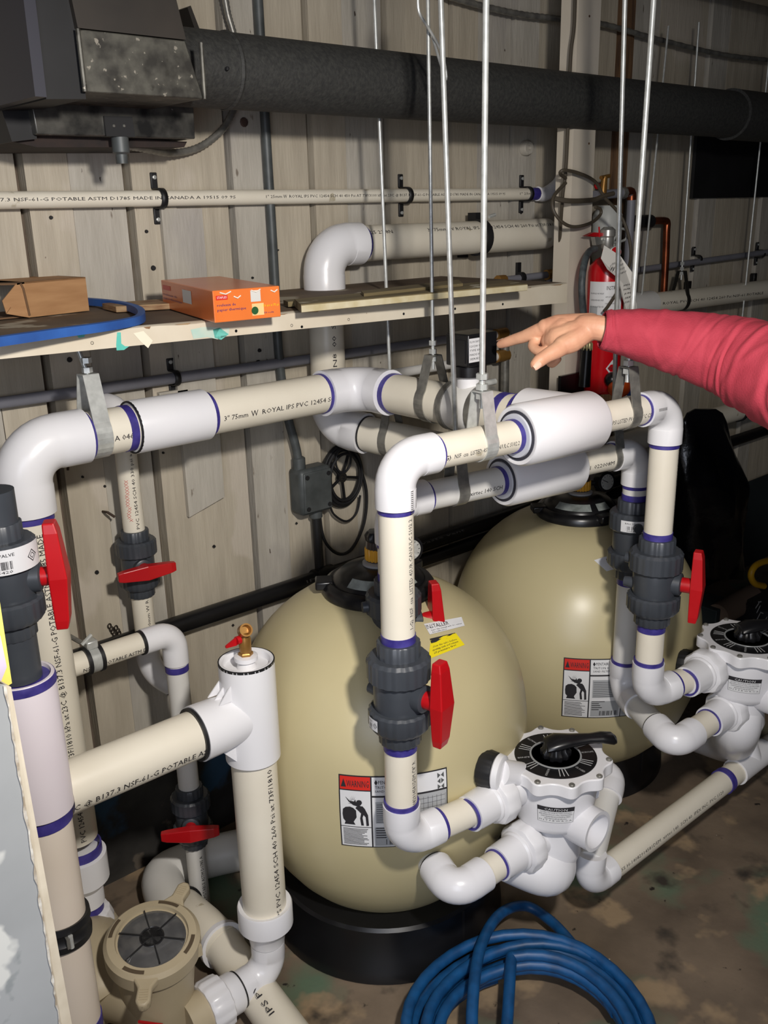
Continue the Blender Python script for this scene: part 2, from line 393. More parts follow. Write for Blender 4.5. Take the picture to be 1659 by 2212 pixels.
g = G().prism([P(405, 16, Y=-.2), P(412, 12, Y=-.2), P(470, 165, Y=-.2), P(442, 214, Y=-.2), P(430, 90, Y=-.2)], (0, .12, 0)); part('collar_plate', g, DARKM, t)
t2 = thing('register_box', 'shiny dark galvanised register box under the hood, held to the wall', 'vent box', (.85, -.1, 1.7))
g = G().prism([P(66, 214, Y=-.24), P(418, 222, Y=-.24), P(422, 300, Y=-.24), P(80, 290, Y=-.24)], (0, .235, 0)); part('box_body', g, mat('shiny_dark_tin', (112, 110, 104), (50, 50, 50), .28, .55, scale=22, spots=[((210, 208, 200), 26, .67, (1, 1, 1))]), t2, bevel=.002)
g = G().prism([P(225, 250, Y=-.246), P(286, 252, Y=-.246), P(292, 296, Y=-.246), P(230, 294, Y=-.246)], (0, .03, 0)); part('cover_plate', g, BLKM, t2)
for x in (246, 268): g = G().ball(P(x, 272, Y=-.247), .003, 8); part('screw', g, STEELD, t2)
g = G().prism([P(0, 0, Y=-.22) + Vector((-.1, 0, .2)), P(56, 0, Y=-.22) + Vector((0, 0, .2)), P(80, 300, Y=-.22), P(26, 306, Y=-.22)], (0, .2, 0)); part('black_side_panel', g, BLKM, t2)
g = G().prism([P(28, 306, Y=-.2), P(80, 290, Y=-.2), P(404, 306, Y=-.2), P(398, 318, Y=-.2), P(80, 318, Y=-.2)], (0, .2, 0)); part('bottom_lip', g, mat('dark_wood_lip', (48, 34, 28), (30, 24, 22), .8, scale=30), t2)
g = G().lathe([(.016, 0), (.016, .03), (.011, .034), (.011, .05)], P(258, 292, Y=-.23), -Z1, 16); part('connector', g, CONDM, t2)
def flexi(name, pts, r, label, mt=None):
    # smooth the path, then ridge it
    pts = smooth_path(pts, 14); out = []; rs = []
    for i, p in enumerate(pts): out.append(p); rs.append(r * (1.0 if i % 2 else .86))
    g = G().tube(out, rs, 10); return solo(name, g, mt or STEELD, label, 'conduit')
def smooth_path(pts, n=8, closed=False):
    pts = [Vector(p) for p in pts]; out = []; N = len(pts)
    rng = range(N) if closed else range(N - 1)
    for i in rng:
        if closed: p0, p1, p2, p3 = pts[i - 1], pts[i], pts[(i + 1) % N], pts[(i + 2) % N]
        else: p0, p1, p2, p3 = pts[max(i - 1, 0)], pts[i], pts[i + 1], pts[min(i + 2, N - 1)]
        for k in range(n):
            t = k / n
            out.append(.5 * ((2 * p1) + (p2 - p0) * t + (2 * p0 - 5 * p1 + 4 * p2 - p3) * t * t + (3 * p1 - p0 - 3 * p2 + p3) * t ** 3))
    if not closed: out.append(pts[-1])
    return out
flexi('flexible_conduit', [P(258, 312, Y=-.20), P(300, 318, Y=-.16), P(370, 330, Y=-.06), P(430, 318, Y=-.03), P(480, 280, Y=-.03), P(507, 230, Y=-.03), P(520, 180, Y=-.03), P(508, 90, Y=-.03), P(492, 30, Y=-.03), P(482, -30, Y=-.03)], .0085, 'ribbed metal conduit looping from the register box up behind the duct')
flexi('flexible_conduit', [P(930, -20, Y=-.05), P(1030, 10, Y=-.05), P(1120, 30, Y=-.05), P(1200, 40, Y=-.05), P(1300, 52, Y=-.05), P(1420, 85, Y=-.05), P(1560, 118, Y=-.05), P(1680, 132, Y=-.05)], .009, 'ribbed metal conduit sagging along the top of the wall')
# conduit drop to the junction box
t = thing('junction_box', 'grey plastic junction box with rigid conduits on the back wall', 'junction box', (1.413, -.03, .84))
g = G().box((1.358, -.062, .842), (1.462, -.004, .968)); part('box_body', g, CONDM, t, bevel=.012)
g = G().box((1.366, -.066, .850), (1.456, -.060, .960)); part('cover', g, CONDM, t, bevel=.006)
for x, z in ((1.376, .948), (1.446, .948), (1.376, .862), (1.446, .862)): g = G().lathe([(.006, 0), (.006, .003), (.003, .003)], (x, -.066, z), -Y1, 10); part('screw', g, BLKM, t)
g = G().tube(smooth_path([(1.338, -.022, 2.28), (1.338, -.022, 1.9), (1.34, -.022, 1.5), (1.339, -.022, 1.28), (1.352, -.022, 1.13), (1.372, -.03, 1.02), (1.378, -.03, .96)], 5), .0115, 14); part('conduit', g, CONDM, t)
g = G().lathe([(.017, 0), (.017, .03), (.0115, .034)], (1.378, -.03, .965), Z1, 14); part('hub', g, CONDM, t)
g = G().lathe([(.018, 0), (.018, -.02), (.014, -.024)], (1.425, -.03, .842), Z1, 14); part('hub', g, CONDM, t)
g = G().tube([(1.425, -.03, .83), (1.43, -.03, .60)], .0125, 14); part('black_conduit', g, BLACKR, t)
# ------------------------------------------------------------------ wall pipes
def clamp(x, z, r, yw=-.001, h=.034, name='pipe_clamp', lab='', up=True, yc=None):
    """black two-hole strap holding a pipe to the wall"""
    yc = yc if yc is not None else -(r + .004)
    t = thing('pipe_clamp', lab, 'pipe clamp', (x, -.001, z), 'black clamps on the wall pipes'); g = G()
    ro = r + .0035; pts = []
    for i in range(13):
        a = -math.pi / 2 + math.pi * i / 12; pts.append(Vector((0, yc - math.cos(a) * ro, z + math.sin(a) * ro)))
    pts = [Vector((0, -.001, z - ro))] + pts + [Vector((0, -.001, z + ro))]
    poly = []; vs = []; n = len(pts)
    for p in pts: vs.append(p + Vector((x - .007, 0, 0))); vs.append(p + Vector((x + .007, 0, 0)))
    fs = [[2 * i, 2 * i + 2, 2 * i + 3, 2 * i + 1] for i in range(n - 1)]
    g.add(vs, fs); o = part('strap', g, BLACKR, t); so = o.modifiers.new('s', 'SOLIDIFY'); so.thickness = .003; so.offset = 0
    for s_ in (1, -1):
        g = G().box((x - .008, -.009, min(z + s_ * ro, z + s_ * (ro + h))), (x + .008, -.001, max(z + s_ * ro, z + s_ * (ro + h)))); part('ear', g, BLACKR, t, bevel=.002)
        g = G().lathe([(.0045, 0), (.0045, .003), (.002, .004)], (x, -.009, z + s_ * (ro + h * .7)), -Y1, 10); part('screw', g, STEEL, t)
    return t
z1 = 1.642
t = thing('water_pipe', 'thin cream pipe with long print, highest on the back wall', 'pipe', (1.4, -.03, z1 - .017))
pp = part('pipe', G().tube([(.2, -.03, z1), (2.34, -.03, z1)], R1, 24), CREAM, t)
part('elbow', G().tube(smooth_path([(2.31, -.03, z1), (2.35, -.03, z1), (2.40, -.04, z1 + .03), (2.41, -.05, z1 + .07)], 5), .021, 20), WHITE, t)
part('primer_ring', ring((2.292, -.03, z1), X1, R1, .03), PURP, t)
n = Vector((-.35, -1, .05))
def xat(x, y, Y): return P(x, y, Y=Y).x
pipe_text(pp, 'SCH 40 450 Psi at 73F/3100 kPa at 23C @ B137.3 NSF-61-G POTABLE ASTM D1785 MADE IN CANADA A 19515 09 9S', (.36, -.03, z1), (xat(508, 430, -.045), -.03, z1), R1, n, .0065)
pipe_text(pp, '1" 25mm', (xat(574, 428, -.045), -.03, z1), (xat(608, 428, -.045), -.03, z1), R1, n, .0065)
pipe_text(pp, 'W', (xat(611, 428, -.045), -.03, z1), (xat(619, 428, -.045), -.03, z1), R1, n, .008)
pipe_text(pp, 'ROYAL IPS PVC 12454 SCH 40 450 Psi AT 73F/3100 kPa at 23C @ B137.3 NSF-61-G POTABLE ASTM D1785 MADE IN CANADA A 19515 09 9S', (xat(624, 428, -.045), -.03, z1), (xat(1090, 421, -.045), -.03, z1), R1, n, .0065)
pipe_text(pp, '1" 25mm ROYAL', (xat(1122, 421, -.045), -.03, z1), (xat(1185, 421, -.045), -.03, z1), R1, n, .0065)
for i, (x, lab) in enumerate(((xat(352, 430, -.04), 'black clamp on the highest cream pipe, between duct box and cardboard box'), (xat(884, 425, -.04), 'black clamp on the highest cream pipe, left of the bundle of hanging rods'), (xat(1145, 420, -.04), 'black clamp on the highest cream pipe, nearest the white post'))):
    clamp(x, z1, R1, lab=lab, yc=-.03)
# upper 3 inch pipe and drop through the shelf
xv, yv, zu = 1.452, -.075, 1.527
t = thing('return_pipe', 'thick cream pipe with a white elbow dropping through the shelf to the tank pipes', 'pipe', (xv, yv, 1.0))
g, arm = elbow_geo((xv, yv, zu), X1, -Z1, R3, .93); part('elbow', g, WHITE, t)
pu = part('pipe', G().tube([(xv + arm - .03, yv, zu), (2.30, yv, zu)], R3, 32), CREAM, t)
pv = part('pipe', G().tube([(xv, yv, zu - arm + .03), (xv, yv, P(718, 918, Y=yv).z + .03)], R3, 32), CREAM, t)
part('primer_ring', ring((xv + arm + .004, yv, zu), X1, R3, .012), PURP, t); part('primer_ring', ring((xv, yv, zu - arm - .003), Z1, R3, .008), PURP, t)
pipe_text(pu, '2625 23 8N', (xat(793, 510, -.12), yv, zu), (xat(853, 508, -.12), yv, zu), R3, (-.3, -1, .75), .010)
pipe_text(pu, '3" 75mm W ROYAL IPS PVC 12454 SCH 40 260 Psi at 73F/1810', (xat(929, 506, -.12), yv, zu), (xat(1205, 494, -.12), yv, zu), R3, (-.3, -1, .75), .010)
pipe_text(pv, 'N8  00  S', (xv, yv, 1.235), (xv, yv, 1.34), R3, (-.25, -1, .1), .011)
x = xat(1035, 520, -.08)
h = thing('pipe_hanger', 'black rubber ring clamp round the thick pipe above the shelf', 'pipe clamp', (x, -.01, zu + .03))
part('ring_band', G().lathe([(R3, -.012), (R3 + .006, -.012), (R3 + .006, .012), (R3, .012)], (x, yv, zu), X1, 32), BLACKR, h)
part('bolt', G().tube([(x - .015, -.13, zu + .055), (x + .01, -.13, zu + .06)], .005, 8), STEEL, h); part('lug', G().box((x - .01, -.075, zu + R3), (x + .01, -.045, zu + R3 + .022)), BLACKR, h)
part('wall_bracket', G().box((x - .008, -.03, zu - R3 - .012), (x + .008, -.002, zu - R3 + .01)), BLACKR, h)
z2 = 1.248
t = thing('grey_pipe', 'thin grey pipe running along the wall in the shade under the shelf', 'pipe', (1.2, -.025, z2))
part('pipe', G().tube([(.2, -.025, z2 + .003), (1.9, -.025, z2 - .003), (2.12, -.025, z2 - .002)], .0125, 16), GREYP, t)
clamp(xat(381, 822, -.03), z2, .0125, lab='black clamp on the thin grey pipe in the shade under the shelf', yc=-.025, h=.028)
g = G().box((xat(342, 862, -.01), -.018, z2 - .068), (xat(405, 858, -.01), -.002, z2 - .03)); solo('wood_block', g, WOODL, 'small painted wood block screwed to the wall under the black clamp', 'block', bevel=.002)
t = thing('white_pipe', 'thin white pipe with brass fittings passing behind the black sensor box', 'pipe', (1.95, -.05, 1.18))
a, b = P(845, 808, Y=-.05), P(1085, 768, Y=-.05)
part('pipe', G().tube([a - X1 * .15, b], .0135, 16), WPIPE, t)
part('fitting', G().tube([b - X1 * .03, b + X1 * .02], .019, 12), BRASS, t)
part('riser', G().tube([b + X1 * .012 + Z1 * .07, b + X1 * .016 - Z1 * .30], .013, 14), STEELD, t)
part('nut', G().lathe([(.019, -.015), (.019, .015)], b + X1 * .014 + Z1 * .05, Z1, 6), STEELD, t)
part('stub', G().tube([P(1000, 735, Y=-.05), P(1080, 722, Y=-.05)], .012, 14), WPIPE, t)
part('fitting', G().tube([P(1070, 724, Y=-.05), P(1092, 720, Y=-.05)], .018, 12), BRASS, t)
# little pipe with valve above the shelf at right
t = thing('small_grey_pipe', 'short grey pipe with brass end fittings lying on the wall above the shelf', 'pipe', (2.1, -.04, 1.44))
a, b = P(1080, 606, Y=-.04), P(1210, 590, Y=-.04)
part('pipe', G().tube([a, b], .0105, 14), GREYP, t)
part('fitting', G().tube([a - X1 * .01, a + X1 * .02], .016, 10), BRASS, t); part('fitting', G().tube([P(1180, 594, Y=-.04), P(1192, 592, Y=-.04)], .016, 10), BRASS, t)
part('clamp', G().lathe([(.011, -.008), (.017, -.008), (.017, .008), (.011, .008)], P(1125, 600, Y=-.04), X1, 16), BLACKR, t)
part('clamp_ear', G().box(tuple(P(1118, 600, Y=-.012)), tuple(P(1118, 600, Y=-.012) + Vector((.016, .01, .045)))), BLACKR, t)
part('riser', G().tube([P(1186, 600, Y=-.04), P(1185, 632, Y=-.04)], .009, 10), GREYP, t)
# black drain pipes near the bottom
zb = .65
t = thing('black_pipe', 'long black drain pipe along the foot of the planks, behind the tanks', 'pipe', (1.5, -.045, zb))
bpp = part('pipe', G().tube([(.4, -.045, zb), (3.9, -.045, zb)], .0235, 20), BPIPE, t)
pipe_text(bpp, 'IPEX Inc  xirtec  drain waste vent', (xat(660, 1262, -.06), -.045, zb), (xat(1000, 1140, -.06), -.045, zb), .0235, (-.5, -1, .6), .008, INKG)
part('coupling', G().tube([(1.40, -.045, zb), (1.46, -.045, zb)], .029, 20), BPIPE, t)
z3 = .50
g = G().tube([(1.75, -.05, z3 + .10), (3.4, -.05, z3 + .10)], .020, 16); solo('black_pipe', g, BPIPE, 'second black pipe just below the long drain pipe, behind the right tank', 'pipe')
# cable reel on the wall
c = P(740, 1065, Y=-.03)
t = thing('cable_coil', 'black cable coiled round a five-spoked wheel hung on a nail', 'cable coil', (c.x, -.03, c.z - .1))
def loop(cx_, cz_, ax, az, y, n=40, rot=0, wob=0):
    out = []
    for i in range(n):
        a = 2 * math.pi * i / n; dx_, dz_ = math.cos(a) * ax, math.sin(a) * az
        out.append(Vector((cx_ + dx_ * math.cos(rot) - dz_ * math.sin(rot), y + wob * math.sin(3 * a), cz_ + dx_ * math.sin(rot) + dz_ * math.cos(rot))))
    return out
top = P(740, 962, Y=-.03); bot = P(735, 1095, Y=-.03); hz = (top.z - bot.z) / 2; mz = (top.z + bot.z) / 2
lx = P(700, 1040, Y=-.03).x; rx = P(785, 1040, Y=-.03).x; hx = (rx - lx) / 2; mx_ = (lx + rx) / 2
for i in range(6):
    part('cable_turn', G().tube(loop(mx_ + R_.uniform(-.004, .004), mz + R_.uniform(-.004, .004), hx * (1 - .05 * i), hz * (1.02 - .05 * i), -.022 - .006 * (i % 3), rot=.05), .0042, 8, closed=True), BLACKR, t)
cc = P(738, 1031, Y=-.03)
part('wheel_hub', G().lathe([(.006, -.006), (.014, -.006), (.014, .006), (.006, .006), (.006, -.006)], cc, Y1, 20), BLACKP, t)
for k in range(5):
    a = math.radians(62 + 72 * k); rr = .08 if k in (0, 3) else .07
    part('spoke', G().tube([cc + Vector((math.cos(a) * .012, 0, math.sin(a) * .012)), cc + Vector((math.cos(a) * hx * .93, 0, math.sin(a) * hz * .93))], .0042, 8), BLACKP, t)
part('small_loop', G().tube(loop(cc.x + .004, cc.z + .048, .026, .034, -.035), .003, 8, closed=True), BLACKR, t)
bt = P(738, 1198, Y=-.03); part('hanging_loop', G().tube(smooth_path([P(697, 1055, Y=-.03), P(690, 1100, Y=-.03), P(700, 1165, Y=-.03), P(730, 1196, Y=-.03), P(760, 1185, Y=-.03), P(786, 1130, Y=-.03), P(791, 1060, Y=-.03), P(772, 1000, Y=-.03), P(745, 965, Y=-.03)], 6), .0045, 8), BLACKR, t)
part('inner_loop', G().tube(smooth_path([P(712, 1090, Y=-.03), P(722, 1112, Y=-.03), P(748, 1126, Y=-.03), P(770, 1108, Y=-.03), P(778, 1070, Y=-.03)], 5), .0032, 8), BLACKR, t)
part('nail', G().tube([top + Vector((0, .035, .004)), top + Vector((0, -.012, .008))], .003, 8), BARE, t)
# nails and a hook left of the coil
for i, (x, y, dx_, dz_, lab) in enumerate(((1205 // 5, 1110, .014, -.012, 'bent nail in the plank left of the thin pipe valve'),)):
    a = P(222, 1105, Y=-.005); g = G().tube([a, a + Vector((0, -.025, .004)), a + Vector((.012, -.035, -.008))], .003, 8); solo('nail', g, mat('rusty_iron', (70, 56, 46), None, .7, .5), lab, 'nail')
a = P(140, 980, Y=-.006); g = G().tube([a, a + Vector((.001, -.012, -.01)), a + Vector((-.002, -.01, -.035))], .003, 8); solo('wall_hook', g, mat('rusty_iron', (70, 56, 46)), 'small rusty hook on the wall under the metal strap', 'hook')
for i, x in enumerate((237, 251)):
    a = P(x, 1352 + i * 4, Y=-.012); g = G()
    for k in range(5): g.tube(loop(a.x + k * .003, a.z - k * .008, .004, .006, -.012 - .002 * (k % 2), 10), .0013, 6, closed=True)
    solo('chain', g, mat('dark_iron', (52, 44, 38), None, .6, .6), ('left' if i == 0 else 'right') + ' of two short dark chains above the strapped small pipe', 'chain', 'chains on the wall')
# ------------------------------------------------------------------ hanger helpers
def clevis(name, c, axis, R, h, top, lab, w=.026, rod_r=.0048, grp='pipe hangers', nut=True, tail=.03, mt=None):
    """metal strap round a pipe at c, pinched at height h above the axis, with a rod to top"""
    c, ax = Vector(c), Vector(axis).normalized(); side = ax.cross(Z1).normalized()
    t = thing('pipe_hanger', lab, 'pipe hanger', c - Z1 * (R + .003), grp)
    pts = []; rr = R + .0015; ha = math.acos(min(.95, rr / h)) * .9
    pts.append(c + Z1 * h + side * .013); 
    for i in range(21):
        a = math.pi / 2 - ha * .9 - (math.pi * 2 - 1.8 * ha) * i / 20
        pts.append(c + side * (math.cos(a) * rr) + Z1 * (math.sin(a) * rr))
    pts.append(c + Z1 * h - side * .013); pts.append(c + Z1 * h + side * .013)
    vs = []
    for p in pts: vs += [p - ax * w / 2, p + ax * w / 2]
    g = G().add(vs, [[2 * i, 2 * i + 2, 2 * i + 3, 2 * i + 1] for i in range(len(pts) - 1)])
    o = part('strap', g, mt or STEEL, t, smooth=False); so = o.modifiers.new('s', 'SOLIDIFY'); so.thickness = .0022; so.offset = 0
    top = Vector(top); a = c + Z1 * h
    part('rod', G().tube([a - (top - a).normalized() * tail, top], rod_r, 10), STEEL, t)
    if nut:
        for dz_ in (-.008, .008, .026): part('nut', G().lathe([(rod_r * 2.1, -.005), (rod_r * 2.1, .005)], a + Z1 * dz_, Z1, 6), STEEL, t, smooth=False)
    return t
# ------------------------------------------------------------------ ball valve
def ball_valve(c, R, hd, lab, grp, closed=False, s=1.0, sticker=None, ears=None, hs=1.0, so_=.078):
    """true union ball valve on a vertical pipe through c; hd = horizontal stem direction"""
    c = Vector(c); hd = Vector(hd); hd.z = 0; hd.normalize(); sd = Z1.cross(hd)
    k = R / .03015 * s
    t = thing('ball_valve', lab, 'valve', c - Z1 * .105 * k, grp)
    part('end_collar', G().lathe([(.0395 * k, .068 * k), (.0395 * k, .098 * k), (.038 * k, .100 * k), (.031 * k, .100 * k)], c, Z1, rib=18, ribd=.03), DGREY, t)
    part('end_collar', G().lathe([(.031 * k, -.100 * k), (.038 * k, -.100 * k), (.0395 * k, -.098 * k), (.0395 * k, -.068 * k)], c, Z1, rib=18, ribd=.03), DGREY, t)
    part('union_nut', G().lathe([(.040 * k, .072 * k), (.052 * k, .072 * k), (.0575 * k, .066 * k), (.0575 * k, .030 * k), (.053 * k, .026 * k), (.044 * k, .026 * k)], c, Z1, rib=22, ribd=.022), DGREY, t)
    part('union_nut', G().lathe([(.044 * k, -.030 * k), (.053 * k, -.030 * k), (.0575 * k, -.034 * k), (.0575 * k, -.062 * k), (.050 * k, -.072 * k), (.040 * k, -.072 * k)], c, Z1, rib=22, ribd=.022), DGREY, t)
    b = G().lathe([(.044 * k, -.036 * k), (.047 * k, -.02 * k), (.047 * k, .02 * k), (.044 * k, .034 * k)], c, Z1, 32)
    b.tube([c, c + hd * .056 * k, c + hd * .058 * k], [.027 * k, .025 * k, .022 * k], 24)
    bo = part('body', b, DGREY, t)
    if ears:
        for z in (.045, -.012):
            part('lug', G().tube([c + Z1 * z * k - hd * .03 * k, c + Z1 * z * k - hd * .066 * k], [.016 * k, .011 * k], 12), DGREY, t)
    part('stem', G().tube([c + hd * .052 * k, c + hd * .082 * k], .0165 * k, 20), RED, t)
    # tapered handle bar
    k = k * hs; L = .082 * k; dirb = sd if closed else Z1; wd = Z1 if closed else sd
    o = c + hd * so_ * k; prof = [(-L, .010), (-L * .82, .0125), (0, .0175), (L * .82, .0125), (L, .010)]
    th = [.014, .017, .022, .017, .014]
    g = G(); vs = []
    for (q, hw), tt in zip(prof, th):
        hw *= k * 1.2; tt = tt * k * 1.2
        for a, bb in ((-1, 0), (1, 0), (1, 1), (-1, 1)): vs.append(o + dirb * q + wd * (hw * a) + hd * (tt * bb))
    fs = []
    for i in range(4):
        for j in range(4): j2 = (j + 1) % 4; fs.append([i * 4 + j, i * 4 + j2, (i + 1) * 4 + j2, (i + 1) * 4 + j])
    fs += [[3, 2, 1, 0], [16, 17, 18, 19]]; g.add(vs, fs)
    ho = part('handle', g, RED, t, bevel=.0022 * k, smooth=False)
    for q in (0, -.7, -.82): part('handle_boss', G().lathe([(.003 * k, 0), (.003 * k, .0015), (.001, .002)], o + dirb * L * q + hd * (.021 if q == 0 else .0165) * k, hd, 10), RED, ho)
    k = k / hs
    if sticker:
        n = (CAM - c); n.z = 0; n.normalize()
        if sticker.get('dir'): n = Vector(sticker['dir']).normalized()
        sdn = Z1.cross(n); z0 = sticker['z'] * k; hh = sticker['h'] * k; rr = sticker.get('r', .0585) * k; a0, a1 = sticker['a']; g = G(); vs = []
        for i in range(13):
            a = a0 + (a1 - a0) * i / 12; d = n * math.cos(a) + sdn * math.sin(a)
            vs += [c + d * rr + Z1 * (z0 - hh), c + d * rr + Z1 * (z0 + hh)]
        g.add(vs, [[2 * i, 2 * i + 2, 2 * i + 3, 2 * i + 1] for i in range(12)]); st = part('sticker', g, LBL, t)
        g = G(); span = (a1 - a0) * rr
        def fn(u, v): a = a0 + (a1 - a0) * u; d = n * math.cos(a) + sdn * math.sin(a); return c + d * (rr + .0006) + Z1 * (z0 + v)
        for i in range(26):
            if R_.random() < .75:
                u0 = .16 + i * .013; w_ = R_.choice((.004, .008)); g.add([fn(u0, -hh * .55), fn(u0 + w_, -hh * .55), fn(u0 + w_, hh * .1), fn(u0, hh * .1)], [[0, 1, 2, 3]])
        text_on(g, '065420', lambda u, v: fn(.17 + u * .3, -hh * .85 + v * hh * .22)); text_on(g, 'BALL VALVE', lambda u, v: fn(.12 + u * .4, hh * .45 + v * hh * .25))
        part('print', g, INK, st, smooth=False)
        g = G(); ctr = .80
        for rr0, rr1 in ((.5, .42), (.26, .20)):
            q = [(ctr, rr0), (ctr + rr0 * hh / span, 0), (ctr, -rr0), (ctr - rr0 * hh / span, 0)]; q2 = [(ctr, rr1), (ctr + rr1 * hh / span, 0), (ctr, -rr1), (ctr - rr1 * hh / span, 0)]
            for i in range(4):
                j = (i + 1) % 4; g.add([fn(q[i][0], q[i][1] * hh), fn(q[j][0], q[j][1] * hh), fn(q2[j][0], q2[j][1] * hh), fn(q2[i][0], q2[i][1] * hh)], [[0, 1, 2, 3]])
        part('diamond_mark', g, INK, st, smooth=False)
    return t
# ------------------------------------------------------------------ header from the left wall pipe to the tank tee
zh, yh = 1.212, -.28; xl = P(98, 1360, Y=yh).x
t = thing('header_pipe', 'thick cream pipe run from the far-left riser to the joint above the tanks', 'pipe', (xl, yh, .3))
g, arm = elbow_geo((xl, yh, zh), X1, -Z1, R3, 1.02); part('elbow', g, WHITE, t)
xc0, xc1 = P(283, 920, Y=yh).x, P(440, 895, Y=yh).x; xe = 1.385
part('coupling', G().tube([(xc0, yh, zh), (xc0 + .002, yh, zh), (xc1, yh, zh)], [R3 * 1.17, R3 * 1.19, R3 * 1.19], 36), WHITE, t)
hp1 = part('pipe', G().tube([(xl + arm - .03, yh, zh), (xc0 + .01, yh, zh)], R3, 32), CREAM, t)
hp2 = part('pipe', G().tube([(xc1 - .01, yh, zh), (xe - .07, yh, zh)], R3, 32), CREAM, t)
part('primer_ring', ring((xl + arm + .003, yh, zh), X1, R3, .007), PURP, t)
part('primer_ring', ring((xc0 - .012, yh, zh), X1, R3, .016), PURP, t)
part('black_edge', ring((xc0, yh, zh), X1, R3 * 1.15, .005), BLACKR, t)
part('primer_ring', ring((xc1 + .006, yh, zh), X1, R3, .011), PURP, t)
g, arm2 = elbow_geo((xe, yh, zh), -X1, -Y1, R3, .9); part('elbow', g, WHITE, t)
part('primer_ring', ring((xe - arm2 - .003, yh, zh), X1, R3, .010), PURP, t)
tn = Vector((-.55, -1, -.12))
def xt(x, y): return P(x, y, Y=yh - .036).x
pipe_text(hp1, 'ANADA A 0461', (xt(176, 955), yh, zh), (xt(290, 940), yh, zh), R3, tn, .0105)
pipe_text(hp2, '3" 75mm', (xt(480, 905), yh, zh), (xt(531, 893), yh, zh), R3, tn, .0105)
pipe_text(hp2, 'W', (xt(538, 892), yh, zh), (xt(553, 889), yh, zh), R3, tn, .013)
pipe_text(hp2, 'ROYAL IPS PVC 12454 SCH', (xt(562, 888), yh, zh), (xt(728, 857), yh, zh), R3, tn, .0105)
# left riser
zl = .375
lp = part('riser_pipe', G().tube([(xl, yh, zh - arm + .03), (xl, yh, zl)], R3, 32), CREAM, t)
part('primer_ring', ring((xl, yh, zh - arm - .006), Z1, R3, .016), PURP, t)
part('primer_ring', ring((xl, yh - .01, .345), Z1, R3, .03), PURP, t)
part('reducer', G().lathe([(R3, .340), (R3 * 1.2, .338), (R3 * 1.2, .275), (.037, .255), (.037, .215)], (xl, yh - .01, 0), Z1, 36), WHITE, t)
part('primer_ring', ring((xl, yh - .01, .205), Z1, .032, .02), PURP, t)
part('union_nut', G().lathe([(.032, .195), (.045, .19), (.052, .17), (.052, .12), (.04, .1)], (xl, yh - .01, 0), Z1, rib=14, ribd=.03), WHITE, t, angle=30)
pipe_text(lp, 'PVC 12454 SCH 40 260 Psi at 73F/1810 kPa at 23C @ B137.3 NSF-61-G POTABLE ASTM D1785 MADE', (xl, yh, .385), (xl, yh, 1.055), R3, (-.02, -1, 0), .0115)
clevis('h', (P(203, 920, Y=yh).x, yh, zh), X1, R3, .115, (P(203, 920, Y=yh).x - .012, yh + .01, 1.385), 'bright metal strap hanger beside the left header elbow, rod up to the shelf', w=.032)
# pipe A towards the camera, carrying the sensor
xa0, xa1 = xe, 1.405
def pa(y): return Vector((xa0 + (xa1 - xa0) * (y - yh) / (-.85 - yh), y, zh - .006 * (y - yh) / (-.85 - yh)))
t = thing('crossing_pipe', 'thick pipe coming forward from the header, carrying the black sensor box', 'pipe', (xe, -.5, zh - .05))
part('pipe', G().tube([pa(yh - arm2 + .03), pa(-.80)], R3, 32), CREAM, t)
part('primer_ring', ring(pa(yh - arm2 - .008), Y1, R3, .014), PURP, t)
part('primer_ring', ring(pa(-.725), Y1, R3, .02), PURP, t)
ys = P(1030, 865, X=1.40).y + .02
s = thing('saddle_clamp', 'white pipe saddle held by two steel band clamps under the sensor', 'saddle', pa(ys) + Z1 * R3)
part('saddle', G().tube([pa(ys + .045), pa(ys + .03), pa(ys - .03), pa(ys - .045)], [R3 + .003, R3 + .007, R3 + .007, R3 + .003], 32), WPIPE, s)
part('neck', G().lathe([(.026, .03), (.026, .066), (.022, .068)], pa(ys), Z1, 24), WHITE, s)
for d in (.040, -.040):
    part('band', G().lathe([(R3 + .004, -.007), (R3 + .009, -.007), (R3 + .009, .007), (R3 + .004, .007)], pa(ys + d), Y1, 32), STEELD, s)
    c_ = pa(ys + d) + Vector((.012, 0, R3 + .012)); part('worm_screw', G().tube([c_ - X1 * .022, c_ + X1 * .022], .0065, 10), STEEL, s)
c_ = pa(ys)
s = thing('flow_sensor', 'black square sensor box with a white label that the finger points at', 'sensor', c_ + Z1 * .078)
part('collar', G().lathe([(.030, .066), (.036, .069), (.036, .090), (.028, .096), (.02, .098)], c_, Z1, 32), BLACKP, s)
part('stem', G().lathe([(.018, .09), (.018, .095)], c_, Z1, 20), BLACKP, s)
def pxb(x, y, Y): return P(x, y, Y=Y)
fy = c_.y - .035; lo = P(982, 783, Y=fy); hi = P(1034, 735, Y=fy)
bz0, bz1 = c_.z + .092, c_.z + .158
part('box', G().box((c_.x - .038, c_.y - .034, bz0), (c_.x + .048, c_.y + .030, bz1)), BLACKP, s, bevel=.003)
g = G().box((c_.x - .0395, c_.y - .026, bz0 + .008), (c_.x - .038, c_.y + .022, bz1 - .012)); part('edge_plate', g, BLACKP, s)
g = G().box((c_.x - .036, c_.y - .0346, bz0 + .010), (c_.x + .002, c_.y - .034, bz1 - .008)); l = part('label_plate', g, LBL, s, 'white printed label')
g = G()
for i in range(5): flat_text(g, ('FLOW SWITCH', '120/240 V', 'TYPE 4X', 'MADE IN', 'SERIES')[i], (c_.x - .034, c_.y - .0349, bz1 - .017 - i * .0085), X1, Z1, .0042, .030 if i else .034)
part('print', g, INK, l, smooth=False)
yy = P(940, 800, X=1.39).y
